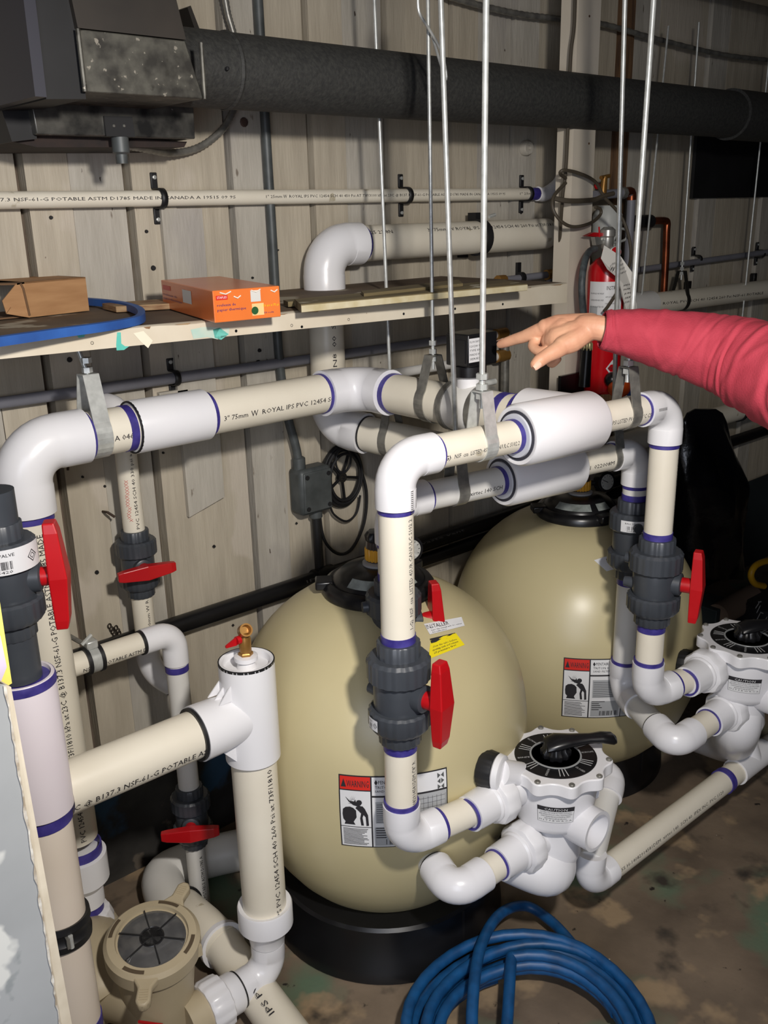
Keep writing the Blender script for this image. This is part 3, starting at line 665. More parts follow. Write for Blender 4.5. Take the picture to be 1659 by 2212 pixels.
clevis('h', pa(yy + .01), Y1, R3, .10, (1.395, yy + .02, 2.0), 'dull strap hanger on the crossing pipe left of the sensor, long rod to the ceiling', w=.026, mt=STEELD, rod_r=.004)
g = G().tube(smooth_path([(1.395, yy + .01, 1.93), P(962, 170, Y=yy), P(960, 135, Y=yy), P(948, 100, Y=yy), P(925, 60, Y=yy), P(905, 25, Y=yy), P(903, -20, Y=yy)], 5), .0028, 8); solo('bent_wire', g, STEEL, 'thin bent wire kinking beside the bundle of hanging rods at the top', 'wire')
# pipe B below
t = thing('lower_crossing_pipe', 'thick grey-shaded pipe running forward under the crossing pipe', 'pipe', (1.5, -.4, .98))
zb_ = P(718, 918, Y=yv).z; B0 = Vector((xv, yv, zb_)); B1 = Vector((1.585, -.65, 1.036)); dB = (B1 - B0).normalized()
g, armb = elbow_geo(B0, Z1, dB, R3, .95); part('elbow', g, WHITE, t)
part('pipe', G().tube([B0 + dB * (armb - .03), B1], R3, 32), CREAM, t); part('black_edge', ring(B0 + dB * (armb + .002), dB, R3, .006), BLACKR, t)
q = B0 + dB * (armb + .08)
clevis('h', q, dB, R3, .10, q + Vector((-.02, .01, 1.12)), 'strap hanger on the lower crossing pipe, thin rod through the shelf', w=.022, mt=STEELD, rod_r=.0042)
# ------------------------------------------------------------------ near runs
def Pl(x, y, A, d):
    """pixel ray met with the upright plane through A along d"""
    n = Vector((d.y, -d.x, 0)); q = ray(x, y); return CAM + q * ((A - CAM).dot(n) / q.dot(n))
A1, B1_ = P(853, 1002, Y=-.845), P(1442, 868, Y=-.915); A2, B2_ = P(846, 1108, Y=-.64), P(1379, 957, Y=-.745)
B1_.z = A1.z = (A1.z + B1_.z) / 2; B2_.z = A2.z = (A2.z + B2_.z) / 2
D1 = (B1_ - A1).normalized(); D2 = (B2_ - A2).normalized()
yn = A1.y
def near_run(A, B, p0, p1, brx, toy, lab, shade):
    d = (B - A).normalized(); t = thing('tank_manifold', lab, 'pipe', (A + B) / 2 - Z1 * .05, 'white tee manifolds over the tanks')
    q0 = (Pl(*p0, A, d) - A).dot(d); q1 = (Pl(*p1, A, d) - A).dot(d); L = (B - A).length
    gL, a = elbow_geo(A, d, -Z1, R2, .97); part('elbow', gL, WHITE, t)
    gR, a = elbow_geo(B, -d, -Z1, R2, .97); part('elbow', gR, WHITE, t)
    pL = part('pipe', G().tube([A + d * (a - .02), A + d * (q0 + .01)], R2, 28), CREAM if not shade else WPIPE, t)
    pR = part('pipe', G().tube([A + d * (q1 - .03), B - d * (a - .02)], R2, 28), CREAM, t)
    for c, w_ in ((A + d * (a + .003), .006), (B - d * (a + .003), .006)): part('primer_ring', ring(c, d, R2, w_), PURP, t)
    ro = R3 * 1.3; g = G(); T0 = A + d * q0; ln = q1 - q0
    g.lathe([(R2 + .004, 0.006), (R2 + .004, 0.0), (ro - .012, -.002), (ro - .008, -.004), (ro - .004, -.004), (ro, .004), (ro, ln - .008), (ro - .004, ln - .001), (ro - .008, ln), (R2, ln)], T0, d, 48)
    mid = A + d * ((q0 + q1) / 2); mid = Vector((brx, A.y + (brx - A.x) * d.y / d.x, A.z)); bd = (Vector(toy) - mid).normalized()
    g.tube([mid, mid + bd * .11], [ro, ro * .98], 40); part('tee', g, WHITE, t)
    part('bushing', G().lathe([(R2 + .001, -.008), (R2 + .010, -.008), (R2 + .012, 0), (R2 + .012, .006)], T0, d, 40), mat('bushing_grey_white', (196, 198, 206), None, .35), t, 'pale grey reducer bushing')
    part('gap_ring', G().lathe([(R2 + .012, -.0015), (R2 + .016, -.0015), (R2 + .016, .002)], T0 - d * .003, d, 40), mat('gap_dark', (50, 50, 60), None, .6), t)
    part('primer_ring', ring(T0 - d * .012, d, R2, .012), PURP, t)
    part('primer_ring', ring(mid + bd * .118, bd, R3, .02), PURP, t)
    return t, pL, pR
t, pL, pR = near_run(A1, B1_, (1118, 940), (1278, 895), 1.405, pa(-.4), 'front white tee manifold with overexposed cream pipes, nearest the camera', False)
n1 = Vector((-.6, -1, -.15)); e1 = Vector((0, -.025, 0))
def ptx(pipe, txt, a, b, A, d, h, ink=INK, R=R2, n=n1):
    u0 = (Pl(*a, A + e1, d) - A).dot(d); u1 = (Pl(*b, A + e1, d) - A).dot(d); pipe_text(pipe, txt, A + d * u0, A + d * u1, R, n, h, ink)
ptx(pL, '-G)', (952, 1000), (970, 996), A1, D1, .008)
ptx(pL, 'NSF  csa  LISTED 4SUR CAN/ULC S102.2', (978, 992), (1118, 957), A1, D1, .0078, INKG)
ptx(pR, '200 PSI LISTED PVC @ 23°C CSA B137.3', (1306, 908), (1428, 878), A1, D1, .0085, INKG)
t, pL2, pR2 = near_run(A2, B2_, (1086, 1040), (1238, 1000), 1.585, B0, 'rear white tee manifold in shade, just below the front one', True)
ptx(pL2, 'xirtec 140 SCH', (1012, 1062), (1082, 1038), A2, D2, .009)
ptx(pR2, 'P/N  022008M', (1256, 990), (1325, 968), A2, D2, .009)
for (hp, A, d, topx, lab, rr_, mt_) in (((1040, 962), A1, D1, 1050, 'shiny strap hanger left of the front white tee, thick rod up', .0052, None), ((1352, 888), A1, D1, 1412, 'strap hanger right of the front white tee, bright rod crossing the red sleeve', .0052, STEELD), ((985, 1066), A2, D2, 952, 'strap hanger on the rear manifold behind the front left elbow', .0052, STEELD), ((1322, 972), A2, D2, 1350, 'strap hanger on the rear manifold right of its tee, rod behind the cuff', .0050, STEELD)):
    u = (Pl(*hp, A, d) - A).dot(d); c = A + d * u; tp = P(topx, 0, Y=c.y); up_ = tp - (c + Z1 * .092)
    clevis('h', c, d, R2, .092, c + Z1 * .092 + up_ * ((2.47 - c.z - .092) / up_.z), lab, rod_r=rr_, mt=mt_)
# ------------------------------------------------------------------ columns
def barcode(parent, A, B, r_, n, h): return pipe_text(parent, 'IIIlIIlIIIlI', A, B, r_, n, h, INKG)
zb0, zb1 = P(872, 1096, Y=A1.y).z, P(872, 1048, Y=A1.y).z
barcode(bpy.data.objects['tank_manifold'], (A1.x, A1.y, zb0), (A1.x, A1.y, zb1), R2 * 1.17, (.15, -1, 0), .007)
ue = (B1_ - A1).length; barcode(bpy.data.objects['tank_manifold'], A1 + D1 * (ue - .070), A1 + D1 * (ue - .046), R2 * 1.17, (-.5, -1, .1), .006)
def column(x, y, ztop, zv, zbot, lab, hd, vlab, arm, sticker=None, ears=None, low=True, pt=CREAM, txt=None):
    t = thing('filter_riser', lab, 'pipe', (x, y, zbot), 'upright pipes between manifolds and filter valves')
    p1 = part('pipe', G().tube([(x, y, ztop), (x, y, zv + .06)], R2, 28), pt, t)
    p2 = part('pipe', G().tube([(x, y, zv - .06), (x, y, zbot)], R2, 28), pt, t)
    part('primer_ring', ring((x, y, ztop - .004), Z1, R2, .010), PURP, t)
    part('primer_ring', ring((x, y, zv + .106), Z1, R2, .016), PURP, t)
    part('primer_ring', ring((x, y, zv - .108), Z1, R2, .020), PURP, t)
    v = ball_valve((x, y, zv), R2, hd, vlab, 'dark grey ball valves with red handles', sticker=sticker, ears=ears)
    return t, p1, p2
a_e = R2 * 2.75 * .97
def zat(x, y, A): return P(x, y, Y=A.y).z
t, p1, p2 = column(A1.x, A1.y, A1.z - a_e, zat(868, 1490, A1), zat(873, 1765, A1), 'front left upright cream pipe with blue primer bands in front of the near tank', (.22, -.97, 0), 'large dark valve with red handle in front of the near tank, closest to camera', a_e, sticker={'z': -.048, 'h': .011, 'a': (-1.25, -.75)}, ears=True)
pipe_text(p1, '1-G)  NSF  csa  LISTED 4SUR CAN/ULC S102 2', (A1.x, A1.y, zat(870, 1345, A1)), (A1.x, A1.y, zat(870, 1110, A1)), R2, (.15, -1, 0), .0085, INKG)
pipe_text(p2, 'PD-355 H-14082914581DEM ("8" R', (A1.x, A1.y, zat(880, 1770, A1)), (A1.x, A1.y, zat(880, 1625, A1)), R2, (.15, -1, 0), .009, INKG)
column(A2.x, A2.y, A2.z - a_e, zat(838, 1352, A2), .40, 'upright pipe right behind the front left one, mostly hidden', (.9, -.45, 0), 'dark valve hidden behind the nearest one, red handle showing above it', a_e, ears=True)
t, p1, p2 = column(B1_.x, B1_.y, B1_.z - a_e, zat(1418, 1252, B1_), zat(1402, 1475, B1_), 'right front upright pipe hanging from the elbow under the red sleeve', (.36, -.93, 0), 'dark valve with red handle on the right front upright, by the black bag', a_e, ears=True)
pipe_text(p1, 'IPEX  PVC SCH 40  ASTM D1785  NSF', (B1_.x, B1_.y, zat(1425, 1140, B1_)), (B1_.x, B1_.y, zat(1440, 960, B1_)), R2, (.35, -1, 0), .007, INKG)
column(B2_.x, B2_.y, B2_.z - a_e, zat(1352, 1168, B2_), zat(1340, 1450, B2_), 'rear right upright pipe with grey shade, left of the front one', (.7, .7, 0), 'dark valve with a white sticker behind the right front valve', a_e, sticker={'z': .047, 'h': .014, 'a': (-.5, 1.0)}, ears=True, pt=WPIPE)
# ------------------------------------------------------------------ filter tanks
def tank_r(z, S):
    R, top, eq = S
    if z < eq: u = max(0, (eq - z) / (.44 if eq > .45 else .372)); return R * (1 - u ** 2.3) ** .5 if u < 1 else 0
    u = (z - eq) / ((top - eq) * 1.095); return R * (1 - u ** 2.5) ** (1 / 1.95) if u < 1 else 0
def tank(x, y, lab, S, wlab):
    RT, TOP, EQ = S; bk = RT / .32 * (1 if EQ > .45 else .9)
    t = thing('filter_tank', lab, 'tank', (x, y, 0), 'beige sand filter tanks')
    part('base', G().lathe([(.25 * bk, 0), (.272 * bk, .004), (.270 * bk, .03), (.256 * bk, .05), (.254 * bk, .125), (.248 * bk, .132), (.20 * bk, .132)], (x, y, 0), Z1, 72), BLACKP, t)
    g = G().box((x - .004, y - .257 * bk, .05), (x + .002, y - .24 * bk, .125)); part('base_seam', g, BLACKR, t)
    prof = [(tank_r(z, S), z) for z in [EQ - q for q in (.41, .395, .37, .345, .315, .275, .23, .175, .115, .055, 0)] + [EQ + (TOP - EQ) * i / 16 for i in range(1, 17)]]
    prof.append((.10, TOP + .006)); prof = [(a_, max(b_, .02)) for a_, b_ in prof]; b = part('shell', G().lathe(prof, (x, y, 0), Z1, 96), TANK, t, angle=60)
    LZ = TOP - .826
    # lid
    part('lid_ring', G().lathe([(.095, .826), (.118, .826), (.123, .832), (.123, .846), (.116, .856), (.108, .860), (.102, .858), (.098, .850)], (x, y, LZ), Z1, 56), BLACKP, t)
    part('lid', G().lathe([(.103, .845), (.100, .862), (.080, .880), (.045, .890), (.03, .892)], (x, y, LZ), Z1, 48), BLACKP, t)
    for a in (2.5, .2, 4.4):
        d = Vector((math.cos(a), math.sin(a), 0)); part('ring_lug', G().obox(Vector((x, y, .852 + LZ)) + d * .118, d * .02, d.cross(Z1) * .022, Z1 * .010), BLACKP, t, bevel=.004)
    # grey arc label on the lid cone
    def patch(a0, a1, r0, z0, r1, z1, n=10, off=.0012):
        vs = []
        for i in range(n + 1):
            a = a0 + (a1 - a0) * i / n; d = Vector((math.cos(a), math.sin(a), 0)); vs += [Vector((x, y, z0 + off + LZ)) + d * (r0 + off), Vector((x, y, z1 + off + LZ)) + d * (r1 + off)]
        return G().add(vs, [[2 * i, 2 * i + 2, 2 * i + 3, 2 * i + 1] for i in range(n)])
    ca = math.atan2(CAM.y - y, CAM.x - x)
    part('lid_label', patch(ca - .75, ca + .35, .097, .8655, .079, .8805), mat('grey_lid_label', (150, 156, 152), (110, 116, 112), .4, scale=40), t)
    part('lid_label', patch(ca + .55, ca + 1.0, .097, .8655, .079, .8805), mat('grey_lid_label', (150, 156, 152)), t)
    # air relief: clear housing with an amber band
    part('relief_base', G().lathe([(.034, .888), (.034, .896), (.027, .900)], (x, y, LZ), Z1, 32), mat('grey_ring', (150, 150, 150), None, .3), t)
    part('amber_band', G().lathe([(.0265, .902), (.0285, .904), (.0285, .928), (.0265, .930), (.0265, .902)], (x, y, LZ), Z1, rib=20, ribd=.08), AMBER, t)
    part('clear_dome', G().lathe([(.026, .898), (.026, .935), (.024, .945), (.012, .949), (0, .949)], (x, y, LZ), Z1, 24), mat('smoky_dome', (120, 110, 104), None, .15, trans=.75), t)
    part('knob', G().lathe([(.018, .945), (.026, .946), (.028, .958), (.022, .966), (0, .967)], (x, y, LZ), Z1, rib=8, ribd=.12), BLACKP, t)
    # gauge on the side of the relief
    d = Vector((math.cos(ca + 1.05), math.sin(ca + 1.05), 0)); gc = Vector((x, y, .922 + LZ)) + Vector((.054, -.040, 0)); nf = Vector((-.25, -.95, .12)).normalized()
    part('gauge_arm', G().tube([Vector((x, y, .918 + LZ)), gc], .008, 10), BLACKP, t)
    gg = part('gauge', G().lathe([(.026, -.014), (.029, -.012), (.029, .012), (.025, .014)], gc, nf, 32), BLACKP, t)
    part('dial', G().lathe([(0, .0143), (.022, .0143)], gc, nf, 28), DIAL, gg)
    up = (Z1 - nf * Z1.dot(nf)).normalized(); rt = up.cross(nf); g = G()
    for k in range(9):
        a = math.radians(-120 + 30 * k); dd = up * math.cos(a) + rt * math.sin(a); g.obox(gc + nf * .0148 + dd * .018, dd * .002, dd.cross(nf) * .0006, nf * .0002)
    g.obox(gc + nf * .0148 + (up * .5 - rt) * .006, (up * .5 - rt) * .008, (up + rt * .5) * .0008, nf * .0003); part('needle', g, INK, gg, smooth=False)
    # printed safety label wrapped on the shell
    a0, a1, z0, z1 = wlab
    def fn(u, v, off=.0012):
        a = a0 + (a1 - a0) * u; z = z0 + (z1 - z0) * v; r = tank_r(z, S) + off; return Vector((x + math.cos(a) * r, y + math.sin(a) * r, z))
    def rect(g, u0, v0, u1, v1, off, n=None):
        n = n or max(1, int(abs(u1 - u0) * 24)); mrows = 4; vs = []
        for i in range(n + 1):
            for j in range(mrows + 1): vs.append(fn(u0 + (u1 - u0) * i / n, v0 + (v1 - v0) * j / mrows, off))
        g.add(vs, [[i * 5 + j, (i + 1) * 5 + j, (i + 1) * 5 + j + 1, i * 5 + j + 1] for i in range(n) for j in range(mrows)])
    g = G(); rect(g, 0, 0, 1, 1, .001); lb = part('safety_label', g, INK, t, 'white, red and black printed safety label')
    g = G(); rect(g, .012, .015, .288, .80, .0016); rect(g, .302, .015, .655, .72, .0016); rect(g, .302, .745, .655, .985, .0016); rect(g, .665, .745, .988, .985, .0016); part('white_fields', g, LBL, lb)
    g = G(); rect(g, .012, .815, .288, .985, .0016); part('red_field', g, REDL, lb)
    g = G(); rect(g, .665, .015, .988, .72, .0016); rect(g, .32, .03, .64, .30, .0019); rect(g, .33, .36, .64, .66, .0019); part('grey_table', g, mat('grey_print_field', (168, 170, 172), None, .4), lb)
    ar = (a1 - a0) * RT / (z1 - z0); g = G(); of = .0024
    tx = lambda s, u0, u1, v0, hv: text_on(g, s, lambda u, v: fn(u0 + (u1 - u0) * u, v0 + v * hv, of))
    tx('WARNING', .075, .275, .855, .085); tx('PENTAIR', .36, .50, .90, .045); tx('TRITON II', .33, .50, .84, .035); tx('SAND FILTER', .33, .52, .79, .03)
    def poly(pts): g.add([fn(u, v, of) for u, v in pts], [list(range(len(pts)))])
    poly([(.022, .85), (.07, .85), (.046, .955)])
    poly([(.325, .92), (.34, .955), (.355, .92), (.34, .885)])
    # pictogram: tank, exploding lid, leaning figure
    poly([(.03, .48), (.035, .545), (.06, .575), (.10, .585), (.13, .57), (.155, .535), (.158, .44), (.14, .40), (.13, .375), (.145, .335), (.045, .335), (.055, .375), (.035, .41)])
    poly([(.06, .72), (.10, .665), (.14, .66), (.15, .69), (.16, .64), (.20, .60), (.19, .585), (.13, .61), (.09, .655)])
    poly([(.155, .64), (.165, .675), (.185, .685), (.205, .675), (.212, .645), (.20, .615), (.175, .605), (.16, .615)])
    poly([(.15, .57), (.16, .59), (.19, .60), (.215, .60), (.235, .565), (.262, .48), (.268, .33), (.245, .325), (.240, .45), (.222, .48), (.212, .44), (.222, .33), (.198, .33), (.19, .43), (.20, .50), (.17, .545)])
    for k in range(7):
        a = 1.1 + k * .33; cu, cv = .13, .63; poly([(cu + math.cos(a) * .02, cv + math.sin(a) * .05), (cu + math.cos(a + .05) * .05, cv + math.sin(a + .05) * .11), (cu + math.cos(a + .12) * .02, cv + math.sin(a + .12) * .05)])
    rect(g, .012, .300, .288, .308, of)
    for k in range(13): rect(g, .03, .27 - k * .019, .03 + R_.uniform(.16, .235), .277 - k * .019, of, 3)
    for k in range(5): rect(g, .33, .10 + k * .035 + .05, .33 + R_.uniform(.08, .16), .112 + k * .035 + .05, of, 2)
    for k in range(20):
        if R_.random() < .7: rect(g, .42 + k * .010, .05, .42 + k * .010 + .006, .13, of, 1)
    for k in range(9): rect(g, .34, .38 + k * .03, .62, .386 + k * .03, of, 4)
    for k in range(10): rect(g, .68, .06 + k * .066, .97, .063 + k * .066, of, 4)
    for k in range(8): rect(g, .68 + k * .042, .06, .682 + k * .042, .68, of, 1)
    part('label_print', g, INK, lb, smooth=False)
    g = G()
    for r_ in range(2):
        for k in range(3):
            cu, cv = .915 + r_ * .035, .775 + k * .075; g.add([fn(cu - .014, cv - .035, of), fn(cu + .016, cv, of), fn(cu - .014, cv + .035, of)] if (k + r_) % 2 == 0 else [fn(cu + .014, cv - .035, of), fn(cu + .014, cv + .035, of), fn(cu - .016, cv, of)], [[0, 1, 2]])
    part('triangle_logo', g, mat('logo_grey', (86, 88, 88), None, .5), lb, smooth=False)
    return t, b
def cyl_hit(px, py, cx_, cy_, r):
    d = ray(px, py); ox, oy = CAM.x - cx_, CAM.y - cy_; A = d.x ** 2 + d.y ** 2; B = 2 * (ox * d.x + oy * d.y); Cc = ox * ox + oy * oy - r * r
    q = B * B - 4 * A * Cc; tt = (-B - math.sqrt(max(q, 0))) / (2 * A); p = CAM + d * tt; return math.atan2(p.y - cy_, p.x - cx_), p.z
T1 = (1.224, -.521); T2 = (2.065, -.420)
S1 = (.3296, P(800, 1347, Y=-.521 - .115).z, .485); S2 = (.360, P(1243, 1163, Y=-.42 - .115).z, .385)
def lab_range(T, tl, br, bl, RT):
    a0, zt = cyl_hit(*tl, *T, RT * .985); a1, _ = cyl_hit(*br, *T, RT * .985); _, zbm = cyl_hit(*bl, *T, RT * .93); return (a0, a1, zbm, zt)
L1 = lab_range(T1, (732, 1670), (964, 1700), (736, 1810), S1[0]); t1, b1 = tank(*T1, 'nearer beige filter tank on a black base, left of the pair', S1, L1)
L2 = lab_range(T2, (1218, 1420), (1400, 1450), (1214, 1537), S2[0]); t2, b2 = tank(*T2, 'farther beige filter tank on a black base, behind the right upright pipes', S2, L2)
# small stickers on top of the tanks
def dome_sticker(T, tk, pts, col, words, name, labl):
    def hit(px, py):
        d = ray(px, py); lo_, hi_ = .5, 4.0; tt = 1.0
        while tt < 4:
            p = CAM + d * tt; r = math.hypot(p.x - T[0], p.y - T[1])
            if .13 < p.z < .87 and r < tank_r(p.z, S1 if T is T1 else S2): break
            tt += .002
        p = CAM + d * tt; n = Vector((p.x - T[0], p.y - T[1], .35)).normalized(); return p + n * .002
    def bil(u, v): a = [(1 - u) * pts[0][k] + u * pts[1][k] for k in (0, 1)]; b = [(1 - u) * pts[3][k] + u * pts[2][k] for k in (0, 1)]; return hit((1 - v) * b[0] + v * a[0], (1 - v) * b[1] + v * a[1])
    g = G(); n = 5; g.add([bil(i / n, j / n) for i in range(n + 1) for j in range(n + 1)], [[i * (n + 1) + j, (i + 1) * (n + 1) + j, (i + 1) * (n + 1) + j + 1, i * (n + 1) + j + 1] for i in range(n) for j in range(n)])
    s = part(name, g, col, tk, labl); g = G(); toc = lambda p: p + (CAM - p).normalized() * .0008
    for (w_, u0, u1, v0, hv) in words: text_on(g, w_, lambda u, v: toc(bil(u0 + (u1 - u0) * u, v0 + v * hv)))
    part('print', g, INK, s, smooth=False); return s
dome_sticker(T1, t1, [(915, 1349), (996, 1334), (1003, 1353), (928, 1372)], LBL, [('INSTALLER', .02, .62, .50, .36), ('leave this manual with the owner', .1, .95, .28, .12), ('for reference', .1, .5, .08, .12)], 'installer_sticker', 'white sticker')
s = dome_sticker(T1, t1, [(930, 1382), (984, 1369), (1003, 1394), (925, 1425)], YEL, [('close the valve before', .1, .9, .52, .12), ('opening tank and release', .1, .9, .34, .12), ('all pressure first', .15, .8, .16, .12)], 'yellow_sticker', 'yellow and black sticker')
dome_sticker(T1, t1, [(928, 1381), (982, 1368), (987, 1376), (931, 1391)], INK, [('', 0, 0, 0, 0)] if False else [], 'black_band', None)
dome_sticker(T2, t2, [(1283, 1211), (1340, 1193), (1345, 1225), (1310, 1235)], LBL, [('ATTENTION', .35, 1.3, .55, .3)], 'installer_sticker', 'white sticker')
# ------------------------------------------------------------------ multiport valves and lower pipework
def multiport(x, y, zt, lab, T, nu_, nl_, bp, RT):
    t = thing('multiport_valve', lab, 'valve', (x, y, zt - .36), 'white multiport valves on the tanks')
    c = Vector((x, y, zt)); toT = Vector((T[0] - x, T[1] - y, 0)).normalized()
    # scalloped flange
    n = 120; ph = math.radians(20); poly = []
    for i in range(n):
        a = 2 * math.pi * i / n; q = (1 + math.cos(10 * (a - ph))) / 2; poly.append(c + Vector((math.cos(a), math.sin(a), 0)) * (.1035 + .0135 * q ** 1.4) - Z1 * .028)
    part('flange', G().prism(poly, Z1 * .028), WHITE, t, bevel=.0025, smooth=True)
    for k in range(10):
        a = ph + 2 * math.pi * k / 10; part('screw', G().lathe([(.0062, .0), (.0062, .003), (.0045, .0045), (.0025, .0045), (.0022, .002), (0, .002)], c + Vector((math.cos(a), math.sin(a), 0)) * .1085, Z1, 12), STEELD, t)
    part('label_disc', G().lathe([(.053, .0006), (.0850, .0006), (.0850, .0016), (.053, .0016), (.053, .0006)], c, Z1, 56), BLACKP, t)
    part('inner_ring', G().lathe([(.051, .0), (.054, .003), (.0535, .004), (.050, .004), (.051, .0)], c, Z1, 48), mat('grey_clear_ring', (150, 152, 152), None, .3), t)
    part('hub_plate', G().lathe([(0, .0012), (.052, .0012)], c, Z1, 40), WHITE, t)
    g = G()
    for k, wd_ in enumerate(('FILTER', 'WASTE', 'RINSE', 'BACKWASH', 'CLOSED', 'RECIRCULATE')):
        a = ph + 2 * math.pi * k / 6 + .1; d = Vector((math.cos(a), math.sin(a), 0)); e_ = Z1.cross(d)
        o = c + d * .075 + Z1 * .0021 - e_ * .015; L_ = .030
        flat_text(g, wd_, c + d * .056 - e_ * .003 + Z1 * .0021, d, e_ * 1.0, .005, .025)
        for j in range(3):
            a2 = a + .35 + j * .11; d2 = Vector((math.cos(a2), math.sin(a2), 0)); g.obox(c + d2 * .066 + Z1 * .0021, d2 * .012, Z1.cross(d2) * .0009, Z1 * .0001)
    part('disc_print', g, mat('pale_print', (190, 190, 190), None, .5), t, smooth=False)['kind'] = 'stuff'
    # handle: notched knob and lever pointing right
    kn = G().lathe([(.030, .002), (.032, .006), (.032, .014), (.026, .020), (.024, .030), (.018, .034), (0, .034)], c, Z1, rib=10, ribd=.14); part('knob', kn, BLACKP, t)
    hd = Vector((.80, -.60, 0)).normalized(); sd = Z1.cross(hd)
    pr = [(-.022, .019, .016, .030), (.0, .022, .018, .040), (.03, .016, .022, .040), (.07, .011, .026, .040), (.095, .013, .026, .042), (.118, .015, .022, .038), (.126, .009, .022, .032)]
    vs = []
    for q, hw, zl_, zh_ in pr:
        hw *= 1.3; zl_ -= .004; zh_ += .002
        for k in range(12):
            a = 2 * math.pi * k / 12; vs.append(c + hd * q + sd * (math.cos(a) * hw) + Z1 * (.004 + (zl_ + zh_) / 2 + math.sin(a) * (zh_ - zl_) / 2))
    fs = [[i * 12 + k, i * 12 + (k + 1) % 12, (i + 1) * 12 + (k + 1) % 12, (i + 1) * 12 + k] for i in range(len(pr) - 1) for k in range(12)] + [list(range(12))[::-1], [(len(pr) - 1) * 12 + k for k in range(12)]]
    part('lever', G().add(vs, fs), BLACKP, t, angle=60)
    # body
    b = G().lathe([(.090, -.028), (.091, -.05), (.086, -.09), (.082, -.125), (.080, -.135), (.060, -.15), (.058, -.19), (.062, -.22), (.058, -.235)], c, Z1, 56)
    body = part('body', b, WHITE, t, angle=50)
    # front port, open
    f0 = Vector((x, y, zt - .128)); ro = .044
    part('waste_port', G().lathe([(.044, 0), (.042, .05), (ro, .075), (ro, .112), (.0365, .112), (.0345, .06), (0, .06)], f0, (.03, -1, .0), 40), WHITE, t)
    # a blind stub on the right shoulder
    part('plug_boss', G().lathe([(.022, .05), (.019, .085), (.014, .092), (0, .092)], c + Vector((0, 0, -.072)), (.62, -.78, -.05), 24), WHITE, t)
    # two back ports to the tank
    for z, nm in ((zt - .062, 'u'), (zt - .30, 'l')):
        p0 = Vector((x, y, z)) - Vector((.02, 0, 0)); ha_, hz_ = cyl_hit(*bp[0 if nm == 'u' else 1], *T, RT if nm == 'u' else RT * .85)
        hp_ = Vector((T[0] + math.cos(ha_) * (RT + .004), T[1] + math.sin(ha_) * (RT + .004), hz_)); hn_ = Vector((math.cos(ha_), math.sin(ha_), 0))
        bodyp = Vector((x + .02, y + .05, z - .015)); dd = Vector((-.35, .93, 0)).normalized(); p0 = hp_ - dd * .085
        if nm == 'u': part('back_port', G().tube([bodyp, bodyp * .6 + p0 * .4, p0 + dd * .06], [.024, .024, .028], 28), WHITE, t)
        part('back_flange', G().lathe([(.030, .050), (.036, .053), (.038, .064), (.034, .068)], p0, dd, 36), WHITE, t)
        part('black_gasket_nut', G().lathe([(.034, .066), (.038, .068), (.040, .084), (.037, .098), (.03, .098)], p0, dd, rib=18, ribd=.02), BLACKR, t)
        if nm == 'l': # U bend under the body
            q = Vector((x, y, zt - .20)); path = [q, q - Z1 * .05]
            ctrl = [q, q - Z1 * .06, q - Z1 * .115 + dd * .02, q - Z1 * .125 + dd * .0, p0 + dd * .02 - Z1 * .0, p0 + dd * .07]
            part('u_bend', G().tube(smooth_path([q + Z1 * .01, q - Z1 * .05 - Vector((.004, 0, 0)), q * .35 + p0 * .65 - Z1 * .035, p0 + dd * .07], 8), [.056] * 25, 32), WHITE, t)
    # unions on the left
    for (yy_, z, xx, cone) in ((nu_.y, nu_.z, nu_.x - .03, .05), (nl_.y, nl_.z, nl_.x - .03, .075)):
        o = Vector((xx, yy_, z))
        part('gap_ring', G().lathe([(.0385, .0495), (.0405, .0495), (.0405, .0515), (.0385, .0515), (.0385, .0495)], o, X1, 36), mat('gap_dark', (50, 50, 60)), t)
        part('port', G().tube([o + X1 * .03, o + X1 * .10, o + X1 * (.10 + cone)], [.0375, .040, .028], 32), WHITE, t)
        part('union_nut', G().lathe([(.042, .0), (.0505, .004), (.0535, .010), (.0535, .034), (.050, .040), (.038, .040)], o + X1 * .008, X1, rib=9, ribd=.045), WHITE, t)
        part('union_tail', G().lathe([(R2 + .001, -.052), (.0365, -.052), (.0372, -.04), (.0385, .0), (.0420, .004), (.0420, .010)], o, X1, 36), WHITE, t)
        g = G(); A_ = o + X1 * .075 + Vector((-0, -.02, .037)); u_ = Vector((0, -.35, .94)).normalized()
        n_ = Vector((0, -.45, .89)).normalized(); s_ = X1.cross(n_)
        o2 = o + X1 * .068 + n_ * .0408
        for a in (-.7, 0, .7): g.obox(o2 + (X1 * math.cos(a) + s_ * math.sin(a)) * .005, (X1 * math.cos(a) + s_ * math.sin(a)) * .005, n_.cross(X1 * math.cos(a) + s_ * math.sin(a)) * .0012, n_ * .0004)
        part('red_arrow', g, RED, t, smooth=False)
    # caution label
    ca = math.atan2(CAM.y - y, CAM.x - x) + .06
    def bf(u, v, off=.0015):
        h = -.064 - (1 - v) * .040; r = .0905 + (h + .05) * .13; a = ca + (u - .5) * .86
        return Vector((x + math.cos(a) * (r + off), y + math.sin(a) * (r + off), zt + h))
    def rect(g, u0, v0, u1, v1, off=.0015):
        n = 8; vs = []
        for i in range(n + 1): u = u0 + (u1 - u0) * i / n; vs += [bf(u, v0, off), bf(u, v1, off)]
        g.add(vs, [[2 * i, 2 * i + 2, 2 * i + 3, 2 * i + 1] for i in range(n)])
    g = G(); rect(g, 0, 0, 1, 1); cl = part('caution_label', g, INK, t, 'white caution label with a black heading')
    g = G(); rect(g, .012, .02, .988, .74, .0019); part('label_field', g, LBL, cl)
    g = G(); text_on(g, 'CAUTION', lambda u, v: bf(.2 + u * .6, .79 + v * .15, .0022)); part('caution_word', g, LBL, cl, smooth=False)
    g = G()
